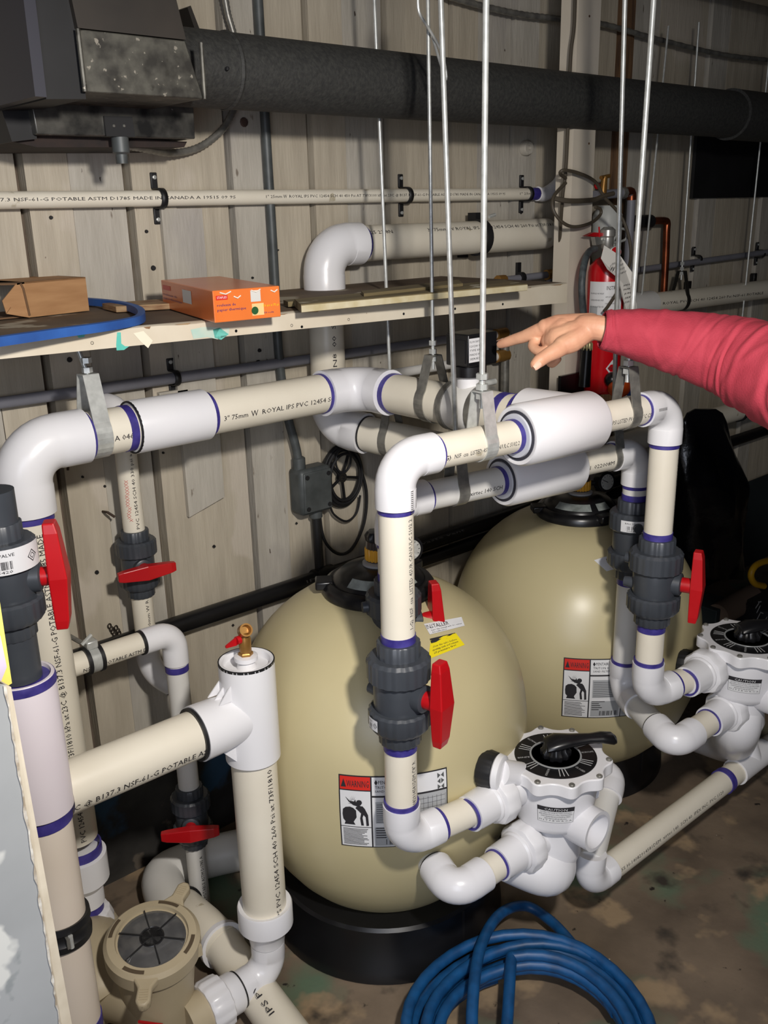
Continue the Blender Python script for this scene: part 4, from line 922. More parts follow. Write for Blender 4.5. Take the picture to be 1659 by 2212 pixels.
    for k in range(5): text_on(g, ('DISCONNECT THE PUMP BEFORE TURNING VALVE HANDLE', 'NEVER CHANGE POSITION OF CONTROL VALVE WHILE RUNNING', 'ALWAYS RELEASE PRESSURE IN FILTER BEFORE OPENING', 'READ MANUAL BEFORE SERVICING', 'M J T F B W R C A')[k], lambda u, v, k=k: bf((.08, .05, .1, .2, .05)[k] + u * (.84, .9, .8, .6, .9)[k], .62 - k * .125 + v * .07, .0022))
    part('label_print', g, INK, cl, smooth=False)
    return t
def filter_pipes(Ca, Cb, U, Wn, K, lab1, lab2):
    xc, yn, xb, yl2, xk = Ca.x, Ca.y, Cb.x, Cb.y, K.x
    zu, zl, yy_ = U.z, Wn.z, Wn.y
    du = (Vector((U.x - .03, U.y, zu)) - Vector((xc, yn, zu))).normalized()
    t = thing('upper_inlet_pipe', lab1, 'pipe', (xc, yn, zu - .04), 'upper pipes into the multiport valves')
    g, a = elbow_geo((xc, yn, zu), Z1, du, R2, 1.0); part('elbow', g, WHITE, t)
    ret = part('pipe', G().tube([Vector((xc, yn, zu)) + du * (a - .03), (U.x - .03, U.y, zu)], R2, 28), CREAM, t)
    part('primer_ring', ring((xc, yn, zu + a + .003), Z1, R2, .012, .003), PURP, t); part('primer_ring', ring(Vector((xc, yn, zu)) + du * (a + .003), du, R2, .010, .002), PURP, t)
    part('primer_ring', ring((U.x - .084, U.y, zu), X1, R2, .006, .002), PURP, t)
    t2 = thing('lower_inlet_pipe', lab2, 'pipe', (xb, yl2, zl - .04), 'lower pipes into the multiport valves')
    sk_ = (Vector((xk, yy_, zl)) - Vector((xb, yl2, zl))).normalized()
    g, a = elbow_geo((xb, yl2, zl), Z1, sk_, R2, 1.0); part('elbow', g, WHITE, t2)
    g, a = elbow_geo((xk, yy_, zl), -sk_, X1, R2, 1.0); part('elbow', g, WHITE, t2)
    part('pipe', G().tube([Vector((xb, yl2, zl)) + sk_ * .05, Vector((xk, yy_, zl)) - sk_ * .05], R2, 28), WPIPE, t2)
    part('pipe', G().tube([(xk + .05, yy_, zl), (Wn.x - .03, yy_, zl)], R2, 28), CREAM, t2)
    part('primer_ring', ring((xb, yl2, zl + a + .003), Z1, R2, .010, .003), PURP, t2)
    part('primer_ring', ring((Wn.x - .084, yy_, zl), X1, R2, .006, .002), PURP, t2); part('black_edge', ring(Vector((xk, yy_, zl)) - sk_ * (a + .003), sk_, R2, .004, .003), BLACKR, t2)
    return ret
YV = -.91; M1, M2 = P(1200, 1632, Y=YV), P(1614, 1379, Y=-.98)
U1, U2, W1, W2 = P(1074, 1722, Y=-.875), P(1524, 1449, Y=-.945), P(1132, 1828, Y=-.905), P(1570, 1533, Y=-.975)
multiport(M1.x, YV, M1.z, 'nearer white multiport valve with black dial, in front of the near tank', T1, U1, W1, ((1050, 1660), (1044, 1822)), S1[0])
multiport(M2.x, M2.y, M2.z, 'farther white multiport valve at the right edge beside the far tank', T2, U2, W2, ((1474, 1432), (1486, 1580)), S2[0])
ft = filter_pipes(A1, A2, U1, W1, P(980, 1892, Y=-.905), 'front elbow and cream pipe entering the upper port of the near white valve', 'bent white elbow pair entering the lower port of the near white valve')
pipe_text(ft, 'PVC 1120 POTABLE', (xat(975, 1805, yn - .02), yn - .012, U1.z), (xat(1048, 1757, yn - .02), yn - .024, U1.z), R2, (-.5, -1, .1), .011, INKG)
filter_pipes(B1_, B2_, U2, W2, P(1458, 1582, Y=-.975), 'elbow and cream pipe entering the upper port of the far white valve', 'white elbow pair entering the lower port of the far white valve')
# waste riser and floor pipe
yw, zw = -.945, .165
t = thing('floor_pipe', 'cream pipe lying low over the wet concrete floor at lower right', 'pipe', (1.9, yw, .12))
xs0 = 1.455
g, a = elbow_geo((xs0, yw, zw), X1, Vector((.12, .02, 1)), R2 * .95, 1.0); part('elbow', g, WHITE, t)
xte = P(1595, 1660, Y=yw).x
fp = part('pipe', G().tube([(xs0 + a - .03, yw, zw), (xte, yw, zw)], R2, 28), CREAM, t)
part('primer_ring', ring((P(1565, 1675, Y=yw).x, yw, zw), X1, R2, .02, .003), PURP, t)
g = tee_geo((xte + .06, yw, zw), X1, Vector((0, .45, 1)), R2, .075, .07); part('tee', g, WHITE, t)
part('pipe', G().tube([(xte + .12, yw, zw), (3.4, yw, zw)], R2, 28), CREAM, t)
part('branch', G().tube([(xte + .06, yw + .03, zw + .06), (xte + .06, yw + .055, zw + .14)], R2 * .95, 24), CREAM, t)
pipe_text(fp, 'PD-355 H-14082914581DEM  xirtec 140  SCH 40  IPEX INC  PVC 1120', (P(1300, 1885, Y=yw).x, yw, zw), (P(1540, 1700, Y=yw).x, yw, zw), R2, (-.6, -1, .3), .0075, INKG)
p_t = P(1325, 1665, Y=-.84)
t = thing('waste_riser', 'leaning pipe with a white elbow behind the near white valve', 'pipe', (xs0, yw, zw + .05))
p_b = Vector((xs0, yw, zw)) + Vector((.12, .02, 1)).normalized() * .06
g, a = elbow_geo(p_t, -(p_t - p_b), Vector((-.85, .5, 0)), R2, .95); part('elbow', g, WHITE, t)
part('pipe', G().tube([p_b, p_t - (p_t - p_b).normalized() * .04], [R2 * .95, R2], 24), WPIPE, t)
# brown stub pipe near far tank
t = thing('wall_riser', 'cream pipe with white socket rising behind the far tank lid', 'pipe', (2.2, -.25, .5))
q = P(1265, 1020, Y=-.25); part('socket', G().lathe([(.036, -.03), (.038, .0), (.038, .15), (.034, .15)], q, Z1, 28), WHITE, t); part('pipe', G().tube([q - Z1 * .5, q], .033, 24), CREAM, t)
# ------------------------------------------------------------------ small pipes with two valves at left
ys_, xs_ = -.075, .872
pw = P(285, 1100, Y=ys_); xs_ = pw.x
t = thing('small_riser', 'thin cream riser with red arrow scribbles, behind the header coupling', 'pipe', (xs_, ys_, .55))
zt_ = P(275, 880, Y=ys_).z; zva = P(298, 1215, Y=ys_).z; zlo = P(318, 1400, Y=ys_).z
sp_ = part('pipe', G().tube([(xs_, ys_, zt_), (xs_, ys_, zva + .03)], R15, 24), CREAM, t)
g, a = elbow_geo((xs_, ys_, zt_), -Z1, Vector((-.2, .9, 0)), R15, .9); part('elbow', g, WHITE, t)
sp2 = part('pipe', G().tube([(xs_, ys_, zva - .03), (xs_, ys_, zlo)], R15, 24), CREAM, t)
g, a = elbow_geo((xs_, ys_, zlo - .06), Z1, Vector((.75, -.3, -.75)), R15, 1.0); part('elbow', g, WHITE, t); 
part('black_edge', ring(Vector((xs_, ys_, zlo - .06)) + Vector((.75, -.3, -.75)).normalized() * a, (.75, -.3, -.75), R15, .006, .004), BLACKR, t)
pipe_text(sp_, 'PVC 12454 SCH 40 330 psi a', (xs_, ys_, P(290, 1137, Y=ys_).z), (xs_, ys_, P(280, 975, Y=ys_).z), R15, (-.05, -1, 0), .0075)
pipe_text(sp2, '40mm W R', (xs_, ys_, P(315, 1350, Y=ys_).z), (xs_, ys_, P(305, 1290, Y=ys_).z), R15, (0, -1, 0), .0075)
g = G(); f_ = Vector((-.62, -.78, 0)).normalized()
for k in range(14):
    z = P(285, 1030 + k * 6.5, Y=ys_).z; a_ = R_.uniform(-.12, .12)
    for dx_ in (-.004, .004): g.tube([Vector((xs_, ys_, z)) + f_ * (R15 + .0004) + Vector((f_.y, -f_.x, 0)) * (a_ * .02 + dx_), Vector((xs_, ys_, z - .006)) + f_ * (R15 + .0004) + Vector((f_.y, -f_.x, 0)) * (a_ * .02 - dx_)], .0005, 4)
part('red_scribble', g, mat('faded_red_marker', (208, 120, 112), None, .6), t, smooth=False)
ball_valve((xs_, ys_, zva), R15, (-.18, -1, 0), 'small dark valve on the wall riser, red handle turned crosswise', 'small dark grey ball valves', closed=True, s=1.0)
# horizontal small pipe with clamp, elbow, drop and second valve
yp = -.235; zp = P(255, 1405, Y=yp).z
t = thing('small_drop_pipe', 'small cream pipe with a metal rubber clamp, elbowing down to the lower left valve', 'pipe', (.88, yp, .1))
xe_ = P(378, 1400, Y=yp).x
g, a = elbow_geo((xe_, yp, zp), -X1, -Z1, R15, 1.12); part('elbow', g, WHITE, t)
sp3 = part('pipe', G().tube([(xl + .02, yp, zp), (xe_ - a + .03, yp, zp)], R15, 24), CREAM, t)
xd = xe_; zvb = P(415, 1760, Y=yp).z
sp4 = part('pipe', G().tube([(xd, yp, zp - a + .03), (xd, yp, zvb + .03)], R15, 24), WPIPE, t)
sp5 = part('pipe', G().tube([(xd, yp, zvb - .03), (xd, yp, P(432, 1975, Y=yp).z)], R15 * .96, 24), WPIPE, t)
part('primer_ring', ring((xe_ - a - .002, yp, zp), X1, R15, .010, .003), BLACKR, t); part('primer_ring', ring((xd, yp, zp - a - .012), Z1, R15, .014, .002), PURP, t)
part('tee', G().lathe([(R15 * 1.2, .0), (R15 * 1.22, -.03), (R15 * 1.3, -.10)], (xd, yp, P(432, 1975, Y=yp).z + .004), Z1, 28), WPIPE, t)
pipe_text(sp3, 'NSF-61   POTABLE ASTM D17', (P(170, 1440, Y=yp).x, yp, zp), (P(318, 1395, Y=yp).x, yp, zp), R15, (-.4, -1, -.3), .009)
pipe_text(sp5, 'NSF-61-G POTABLE ASTM D1785 A', (xd, yp, P(432, 1965, Y=yp).z), (xd, yp, P(425, 1838, Y=yp).z), R15, (0, -1, 0), .008)
ball_valve((xd, yp, zvb), R15, (-.55, -.85, 0), 'small dark valve low at left by the blue-stained concrete, red handle crosswise', 'small dark grey ball valves', closed=True)
q = P(200, 1425, Y=yp); xq = q.x
t = thing('band_clamp', 'shiny metal band clamp over black rubber on the small left pipe', 'pipe clamp', (xq, yp, zp - R15))
for d in (-.014, .014): part('rubber_edge', G().lathe([(R15, -.004), (R15 + .006, -.004), (R15 + .006, .004), (R15, .004)], (xq + d, yp, zp), X1, 28), BLACKR, t)
part('metal_band', G().lathe([(R15, -.010), (R15 + .004, -.010), (R15 + .004, .010), (R15, .010)], (xq, yp, zp), X1, 28), STEEL, t)
part('nut_block', G().box((xq - .012, yp - .012, zp + R15 + .002), (xq + .012, yp + .012, zp + R15 + .020)), STEEL, t, bevel=.003)
part('bolt', G().tube([(xq - .02, yp - .004, zp + R15 + .016), (xq + .004, yp, zp + R15 + .030)], .004, 8), STEEL, t)
part('stand_off', G().tube([(xq - .01, yp + .01, zp + R15 + .01), (xq - .05, -.02, zp + R15 + .03)], .005, 8), STEELD, t)
# ------------------------------------------------------------------ 3 inch line on the floor at left
t = thing('floor_drain_pipe', 'grey-shaded thick pipe bending along the floor behind the pump lid', 'pipe', (.9, -.25, .07))
zf = .105
zf = .052; A_ = P(345, 1900, Z=zf); B_ = P(520, 1835, Z=zf); Cc_ = P(395, 1960, Z=zf)
part('bend', G().tube(smooth_path([B_, (A_ + B_) / 2 + Vector((0, .02, 0)), A_ + Vector((.01, .0, 0)), Cc_ + Vector((-.02, 0, 0)), Cc_], 6), R3 * 1.15, 28), WPIPE, t)
part('pipe', G().tube([B_ - (B_ - A_).normalized() * .02, B_ + X1 * .5 + Vector((0, .06, 0))], R3, 28), WPIPE, t)
D_ = P(480, 2040, Z=.075); E_ = P(560, 2150, Z=.055); F_ = P(640, 2260, Z=.055)
part('pipe', G().tube([Cc_, P(440, 2000, Z=.09), D_], R3, 28), CREAM, t)
part('collar', ring(D_, D_ - Cc_, R3, .012, .008), WHITE, t)
part('black_edge', ring(Cc_, D_ - Cc_, R3, .006, .006), BLACKR, t)
fl = part('pipe', G().tube([D_, E_, F_], R3 * .96, 28), CREAM, t)
pipe_text(fl, 'IPS PVC 1', P(600, 2220, Z=.055), P(535, 2128, Z=.06), R3, (-.3, -.5, 1), .012)
# ------------------------------------------------------------------ pump column with brass tap
yc_ = -.60; xc_ = .828
zt_ = P(535, 1425, Y=yc_).z; zh_ = P(470, 1570, Y=yc_).z + .004; zr = P(582, 1965, Y=yc_).z
t = thing('pump_riser', 'thick pipe with a ribbed white tee and a capped top, left of the near tank', 'pipe', (xc_, yc_, .08))
ro = R3 * 1.19
g = G().lathe([(ro - .006, 0), (ro, .004), (ro, zt_ - (zh_ - .10)), (ro - .003, zt_ - (zh_ - .10) + .002), (ro - .008, zt_ - (zh_ - .10)), (ro - .010, zt_ - (zh_ - .10) - .012), (.018, zt_ - (zh_ - .10) - .014)], (xc_, yc_, zh_ - .10), Z1, 48)
g.tube([(xc_ - .02, yc_, zh_), (xc_ - .075, yc_, zh_), (xc_ - .118, yc_, zh_)], [ro * .88, ro * .98, ro], 40); tt = part('tee', g, WHITE, t)
for k, (a, b_) in enumerate(((.085, .036), (.068, .03), (.10, .03))):
    for s_ in (1, -1):
        x0 = xc_ - ro * .86; yy_ = yc_ + (-.020 + k * .02)
        g = G().prism([(x0, yy_, zh_ + s_ * (ro * .9)), (x0, yy_, zh_ + s_ * (ro * .9 + b_)), (x0 - .03, yy_, zh_ + s_ * (ro * .93))], (0, .0025, 0)); part('web_rib', g, WHITE, t, smooth=False)
part('black_edge', ring((xc_, yc_, zt_ - .001), Z1, ro - .001, .005, .0012), BLACKR, t)
part('end_bushing', G().lathe([(ro - .018, -.02), (.020, -.02), (.016, -.004), (.022, .0), (.022, .008), (.014, .010)], (xc_, yc_, zt_ + .002), Z1, 24), WHITE, t)
th_ = part('side_pipe', G().tube([(.46, yc_, zh_), (xc_ - .10, yc_, zh_)], R3, 32), CREAM, t)
part('black_edge', ring((xc_ - .120, yc_, zh_), X1, R3, .008, .006), BLACKR, t)
pipe_text(th_, 'C @ B137.3 NSF-61-G POTABLE ASTM', (P(150, 1712, Y=yc_ - .03).x, yc_, zh_), (P(461, 1590, Y=yc_ - .03).x, yc_, zh_), R3, (-.45, -1, -.35), .0125)
pc = part('pipe', G().tube([(xc_, yc_, zh_ - .09), (xc_, yc_, zr)], R3, 32), CREAM, t)
pipe_text(pc, 'IPS PVC 12454 SCH 40 260 Psi at 73F/1810', (xc_, yc_, zr + .01), (xc_, yc_, zh_ - .11), R3, (.12, -1, 0), .0115)
part('reducer', G().lathe([(R3, .0), (R3 + .010, .004), (R3 + .012, 0), (R3 + .012, -.045), (.040, -.062), (.036, -.090), (R2, -.092)], (xc_, yc_, zr + .02), Z1, 40), WHITE, t)
zel = P(590, 2090, Y=yc_).z
part('primer_ring', ring((xc_, yc_, zr - .083), Z1, R2, .02, .001), PURP, t)
g, a = elbow_geo((xc_, yc_, zel), Z1, -X1, R2, .92); part('elbow', g, WHITE, t)
g = G().lathe([(R2 + .006, 0), (.042, .01), (.042, .035), (.047, .04)], (xc_ - a, yc_, zel), -X1, 32); part('tail_piece', g, WHITE, t)
part('black_edge', ring((xc_ - a - .002, yc_, zel), X1, R2 + .006, .003, .003), BLACKR, t)
part('union_nut', G().lathe([(.045, .034), (.053, .038), (.055, .048), (.055, .075), (.050, .082), (.040, .082)], (xc_ - a, yc_, zel), -X1, rib=14, ribd=.035), WHITE, t)
xn_ = xc_ - a - .082
b = thing('brass_tap', 'small brass hose tap with a red lever on the capped white tee', 'tap', (xc_, yc_, zt_ + .01))
part('hex', G().lathe([(.014, .008), (.014, .016), (.0125, .018)], (xc_, yc_, zt_), Z1, 6), BRASS, b, smooth=False)
part('body', G().lathe([(.010, .016), (.0115, .02), (.0115, .045), (.0095, .05), (.0095, .058)], (xc_, yc_, zt_), Z1, 20), BRASS, b)
oo = Vector((xc_ - .002, yc_ - .004, zt_ + .062)); od = Vector((-.12, -.75, .45)).normalized()
part('outlet', G().lathe([(.010, -.010), (.0125, -.004), (.0125, .012), (.0095, .012), (.008, .0), (0, 0)], oo, od, 24), BRASS, b)
part('red_lever', G().prism([(xc_ - .010, yc_, zt_ + .048), (xc_ - .016, yc_, zt_ + .052), (xc_ - .040, yc_, zt_ + .042), (xc_ - .040, yc_, zt_ + .038), (xc_ - .018, yc_, zt_ + .036)], (0, .004, 0)), RED, b, smooth=False)
part('lever_hub', G().lathe([(.008, 0), (.008, .008)], (xc_ - .010, yc_, zt_ + .046), -X1, 14), RED, b)
# ------------------------------------------------------------------ pump with strainer lid
lc = P(329, 2032, Z=.262)
t = thing('pool_pump', 'beige pool pump with a round smoky strainer lid at the bottom left', 'pump', (lc.x, lc.y, 0))
nrm = Vector((-.06, -.16, 1)).normalized(); rl = .0925
part('strainer_pot', G().lathe([(.055, -.24), (.066, -.22), (.070, -.12), (.078, -.05), (.082, -.03)], lc, Z1, 40), PUMPB, t)
cr_ = G().lathe([(rl * .74, .006), (rl * .76, .014), (rl * .92, .012), (rl, .004), (rl, -.026), (rl * .9, -.030)], lc, nrm, 56); part('lock_ring', cr_, PUMPB, t)
part('clear_lid', G().lathe([(rl * .755, .004), (rl * .60, .010), (rl * .2, .012), (0, .012)], lc, nrm, 48), CLEARD, t)
u_ = nrm.cross(Y1).normalized(); v_ = nrm.cross(u_)
for k in range(6):
    a = k * math.pi / 3 + .25; d = u_ * math.cos(a) + v_ * math.sin(a); part('lid_rib', G().obox(lc + nrm * .0125 + d * rl * .44, d * rl * .26, nrm.cross(d) * .0012, nrm * .0012), mat('lid_rib_dark', (38, 38, 40), None, .3), t)
part('lid_center_ring', G().lathe([(.021, .012), (.0225, .0135), (.024, .012)], lc, nrm, 28), mat('lid_rib_dark', (38, 38, 40)), t)
for a0 in (.35, 1.95, 3.5, 5.1):
    vs = []
    for i in range(7):
        a = a0 + i * .09; d = u_ * math.cos(a) + v_ * math.sin(a); vs += [lc + nrm * .0142 + d * rl * .82, lc + nrm * .0135 + d * rl * .90]
    part('slot', G().add(vs, [[2 * i, 2 * i + 2, 2 * i + 3, 2 * i + 1] for i in range(6)]), mat('slot_brown', (84, 70, 52), None, .7), t, smooth=False)
for dd in ((P(305, 2175, Z=.25) - lc), (P(385, 1945, Z=.27) - lc)):
    dd = (dd - nrm * dd.dot(nrm)).normalized(); sd = nrm.cross(dd)
    poly = [lc + dd * rl * .9 + sd * .026, lc + dd * (rl + .012) + sd * .013, lc + dd * (rl + .040) + sd * .014, lc + dd * (rl + .050) + sd * .006, lc + dd * (rl + .050) - sd * .006, lc + dd * (rl + .040) - sd * .014, lc + dd * (rl + .012) - sd * .013, lc + dd * rl * .9 - sd * .026]
    part('ring_tab', G().prism([p - nrm * .012 for p in poly], nrm * .020), PUMPB, t, bevel=.004)
    for k in range(5): part('grip', G().obox(lc + dd * (rl + .018 + .005 * k) + nrm * .0085, sd * .008, dd * .001, nrm * .0008), PUMPB, t)
part('inlet_port', G().tube([Vector((lc.x + .02, yc_, zel)), Vector((xn_, yc_, zel))], [.046, .044], 32), PUMPB, t)
part('catch', G().box(tuple(P(428, 2052, Y=yc_) - Vector((.004, .006, .012))), tuple(P(428, 2052, Y=yc_) + Vector((.006, .006, .012)))), PUMPB, t)
vc = Vector((xl, yh - .01, 0)); vol = P(235, 2120, Z=.12)
part('volute', G().tube(smooth_path([Vector((xl, yh - .01, .17)), Vector((xl, yh - .02, .12)), vol + Vector((-.02, .04, .02)), vol + Vector((-.02, -.03, -.02))], 5), [.046, .050, .054, .058, .062, .066, .070, .074, .078, .082, .086, .088, .088, .088, .086, .08][:16], 32), PUMPB, t)
part('motor_end', G().lathe([(.05, 0), (.085, .01), (.09, .05), (.088, .20)], vol + Vector((.02, .02, 0)), Vector((-1, .15, 0)), 40), PUMPB, t)
part('neck', G().tube([vol, lc - Z1 * .13], .07, 28), PUMPB, t)
part('foot', G().box((lc.x - .06, lc.y - .06, 0), (lc.x + .06, lc.y + .06, .03)), BLACKP, t, bevel=.004)
a_, b_ = P(395, 2140, Y=lc.y - .03), P(415, 2200, Y=lc.y - .03)
part('sight_flap', G().prism([P(405, 2150, Y=lc.y), P(424, 2146, Y=lc.y), P(408, 2212, Y=lc.y), P(400, 2212, Y=lc.y)], (0, .004, 0)), mat('dull_clear_plastic', (150, 150, 146), None, .3), t)
g = G().tube([P(300, 2207, Y=lc.y - .07), P(350, 2214, Y=lc.y - .07)], .003, 8); part('red_strip', g, RED, t)
# ------------------------------------------------------------------ foreground column at far left
yg = -.62; q = P(66, 1600, Y=yg); xg = q.x
t = thing('foreground_riser', 'large white sleeved pipe at the left edge, closest to the camera', 'pipe', (xg, yg, .1))
zA = P(60, 1452, Y=yg).z; zB = P(105, 1740, Y=yg).z
ro = R3 * 1.15
part('sleeve', G().lathe([(ro - .004, zB), (ro, zB + .003), (ro, zA - .003), (ro - .002, zA), (ro - .006, zA), (ro - .008, zA - .006), (R2 + .006, zA - .008)], (xg, yg, 0), Z1, 48), mat('dirty_white_sleeve', (228, 220, 226), (222, 212, 220), .4, scale=4, spots=[((120, 100, 110), 13, .72, (1, 1, 2.5))]), t)
part('primer_ring', G().lathe([(ro - .004, zA - .0055), (ro - .0005, zA - .001), (ro + .0012, zA - .006), (ro + .0012, zA - .015), (ro - .001, zA - .015)], (xg, yg, 0), Z1, 48), PURP, t)
part('end_face', G().lathe([(R2 + .004, 0), (ro - .006, .0005), (ro - .006, .001)], (xg, yg, zA - .007), Z1, 40), mat('smudged_primer_face', (170, 160, 162), (110, 96, 108), .6, scale=40), t)
0 and part('side_branch', G().tube([(xg, yg, zh_ - .004), (xg + ro + .015, yg + .01, zh_ - .004)], R3 * 1.05, 32), CREAM, t)
part('primer_ring', ring((xg, yg, zB - .010), Z1, R3, .022, .002), PURP, t)
part('pipe', G().tube([(xg, yg, zB + .01), (xg, yg, .0)], R3, 36), mat('pinkish_pvc', (232, 220, 206), (226, 212, 196), .38, scale=4), t)
zc = P(150, 1985, Y=yg).z
cl = thing('rubber_coupling', 'black rubber pipe clamp with a steel screw on the left foreground pipe', 'pipe clamp', (xg, yg, zc - .02))
part('rubber_band', G().lathe([(R3, -.022), (R3 + .006, -.024), (R3 + .007, -.012), (R3 + .004, -.008), (R3 + .004, .006), (R3 + .007, .010), (R3 + .006, .022), (R3, .020)], (xg, yg, zc), (.03, .06, 1), 44), BLACKR, cl)
nd = Vector((-.05, -1, 0)).normalized(); part('screw', G().tube([Vector((xg, yg, zc)) + nd * (R3 + .008) + X1 * .0 - Z1 * .012, Vector((xg, yg, zc)) + nd * (R3 + .008) + Z1 * .012], .004, 10), STEEL, cl)
part('screw_housing', G().obox(Vector((xg - .004, yg, zc)) + nd * (R3 + .007), X1 * .004, nd * .004, Z1 * .010), STEELD, cl)
part('primer_ring', ring((xg, yg, P(195, 2190, Y=yg).z), Z1, R3, .022, .002), PURP, t)
zg = P(35, 1262, Y=yg).z; xv_ = P(35, 1280, Y=yg).x
ball_valve((xg, yg, zg + .012), R2, (.86, -.5, 0), 'dark valve with a barcode label and big red handle at the left edge', 'dark grey ball valves with red handles', s=.9, hs=1.15, so_=.062, sticker={'z': .048, 'h': .021, 'a': (-.9, 1.1), 'dir': (-.1, -1, 0)})
part('stub', G().tube([(xg, yg, zA - .004), (xg, yg, zg - .07)], R2 * 1.08, 24), DGREY, t)
part('upper_stub', G().tube([(xg, yg, zg + .08), (xg, yg, zg + .15)], R2 * 1.05, 24), DGREY, t)
# ------------------------------------------------------------------ shelf and what lies on it
zs, ysf = 1.425, -.455
xe1 = P(1208, 645, Y=ysf).x + .03
t = thing('wall_shelf', 'long painted wooden shelf with worn brown top across the wall', 'shelf', (1.0, -.22, 1.37))
part('shelf_board', G().box((-.2, ysf + .018, zs - .022), (xe1, -.004, zs - .002)), SHELFT, t)
zf1 = P(1208, 631, Y=ysf).z; zf0 = P(0, 731, Y=ysf).z; zf1b = P(1208, 655, Y=ysf).z; zf0b = P(0, 776, Y=ysf).z
x0_ = P(0, 731, Y=ysf).x
def zline(x, a, b): return a + (b - a) * (x - x0_) / (xe1 - .03 - x0_)
g = G(); n = 60; rows = []
vs = []
for i in range(n + 1):
    x = -.2 + (xe1 + .2) * i / n; j = R_.uniform(-.0015, .001)
    zt, zb2 = max(zline(x, zf0, zf1), zs - .003), zline(x, zf0b, zf1b)
    vs += [(x, ysf, zb2), (x, ysf, zt + j - .002), (x, ysf + .004, zt + j), (x, ysf + .018, zt + .0005), (x, ysf + .018, zb2)]
g.add(vs, [[i * 5 + k, (i + 1) * 5 + k, (i + 1) * 5 + (k + 1) % 5, i * 5 + (k + 1) % 5] for i in range(n) for k in range(5)] + [[4, 3, 2, 1, 0], [n * 5 + k for k in range(5)]])
ff = part('front_board', g, SHELFF, t, 'cream-painted front edge with teal paint drips')
for x, y in ((199, 741), (510, 715), (630, 703), (753, 690), (872, 678), (983, 667), (1086, 657), (652, 706)):
    part('nail_hole', G().lathe([(0, .002), (.0028, -.0006), (.003, 0)], P(x, y, Y=ysf), Y1, 8), BLKM, ff)
TEAL = mat('teal_paint', (86, 186, 170), (120, 200, 186), .5, scale=30)
def splat(pts, name='paint_drip', mt=TEAL): g = G().add([P(x, y, Y=ysf - .0006) for x, y in pts], [list(range(len(pts)))]); return part(name, g, mt, ff, smooth=False)
splat([(253, 718), (261, 718), (262, 742), (270, 748), (279, 748), (268, 756), (252, 757), (251, 745)]); splat([(412, 712), (440, 706), (496, 708), (494, 724), (470, 733), (448, 728), (418, 732)], mt=mat('thin_teal_paint', (170, 202, 190), (200, 206, 190), .5, scale=22)); splat([(460, 712), (475, 708), (494, 722), (478, 734), (464, 730)])
splat([(166, 724), (184, 722), (182, 728), (170, 730)])
splat([(288, 720), (310, 715), (330, 736), (320, 752), (304, 738)], 'tape_piece', TAPE)
for k in range(26):
    x = -.1 + k * .085 + R_.uniform(-.02, .02)
    if x > xe1 - .05: break
    zt = max(zline(x, zf0, zf1), zs - .003); w_ = R_.uniform(.01, .05); h_ = R_.uniform(.002, .006)
    g = G().add([(x, ysf - .0005, zt - .001), (x + w_, ysf - .0005, zt - .001), (x + w_ * .8, ysf - .0005, zt - h_), (x + w_ * .3, ysf - .0005, zt - h_ * .7)], [[0, 1, 2, 3]]); part('bare_chip', g, PLY, ff, smooth=False)
# loose boards
def slab(pts, th, m_, lab, nm='loose_board', z=zs, grp='loose boards on the shelf'):
    ps = [P(x, y, Z=z + th) for x, y in pts]
    if m_[0] is OLIVE:
        o = solo(nm, G().prism([p - Z1 * th for p in ps], Z1 * th), m_, lab, 'board', grp, smooth=False)
        f = (ps[1] - ps[0]).cross(Z1).normalized(); f = f if f.y < 0 else -f; e = f * .0012
        part('painted_edge', G().add([ps[0] + e - Z1 * th * .95, ps[1] + e - Z1 * th * .95, ps[1] + e - Z1 * .002, ps[0] + e - Z1 * .002], [[0, 1, 2, 3]]), mat('cream_edge_paint', (206, 196, 166), (186, 172, 132), .6, scale=26), o, 'cream painted edge', smooth=False)
        return o
    return solo(nm, G().prism([p - Z1 * th for p in ps], Z1 * th), m_, lab, 'board', grp, smooth=False, bevel=.0015)
slab([(650, 658), (1139, 613), (1100, 606), (636, 646)], .015, [OLIVE], 'front loose board of the stack on the shelf, cream edge facing out', z=zs + .001)
slab([(612, 648), (622, 652), (1110, 611), (1090, 604)], .010, [OLIVE], 'second loose board from the front, greyish, under the white elbow', z=zs + .001)
slab([(780, 628), (786, 634), (1000, 612), (990, 604)], .022, [OLIVE], 'rear loose board against the wall right of the white elbow', z=zs)
slab([(220, 655), (250, 662), (420, 652), (400, 642)], .012, [PLY], 'thin rear board between the cardboard box and the orange carton')
# cardboard box
def pz(x, y, z): return P(x, y, Z=z)
t = thing('cardboard_box', 'open brown cardboard box lying on the shelf at left', 'box', pz(100, 670, zs))
A, B = pz(63, 686, zs), pz(193, 671, zs); hgt = P(190, 598, Y=B.y).z - B.z
hh = Z1 * hgt; dpt = Vector((-.02, .13, 0)); Lft = P(0, 668, Y=A.y + .04)
part('front_panel', G().prism([A, B, B + hh, A + hh], (0, .004, 0)), CARD, t, smooth=False)
part('right_panel', G().prism([B, B + dpt, B + dpt + hh, B + hh], (-.004, 0, 0)), CARD, t, smooth=False)
part('top_panel', G().prism([A + hh, B + hh, B + dpt + hh, A + dpt + hh - X1 * .12], Z1 * -.003), CARD, t, smooth=False)
part('slanted_flap', G().prism([A, A + hh, P(36, 612, Y=A.y), P(5, 650, Y=A.y), P(14, 678, Y=A.y)], (0, .003, 0)), CARD, t, smooth=False)
part('back_panel', G().prism([A + dpt - X1 * .15, B + dpt, B + dpt + hh, A + dpt + hh - X1 * .15], (0, .003, 0)), CARDI, t, smooth=False)
part('bottom_panel', G().prism([A - X1 * .14, B, B + dpt, A + dpt - X1 * .16], Z1 * .003), CARDI, t, smooth=False)
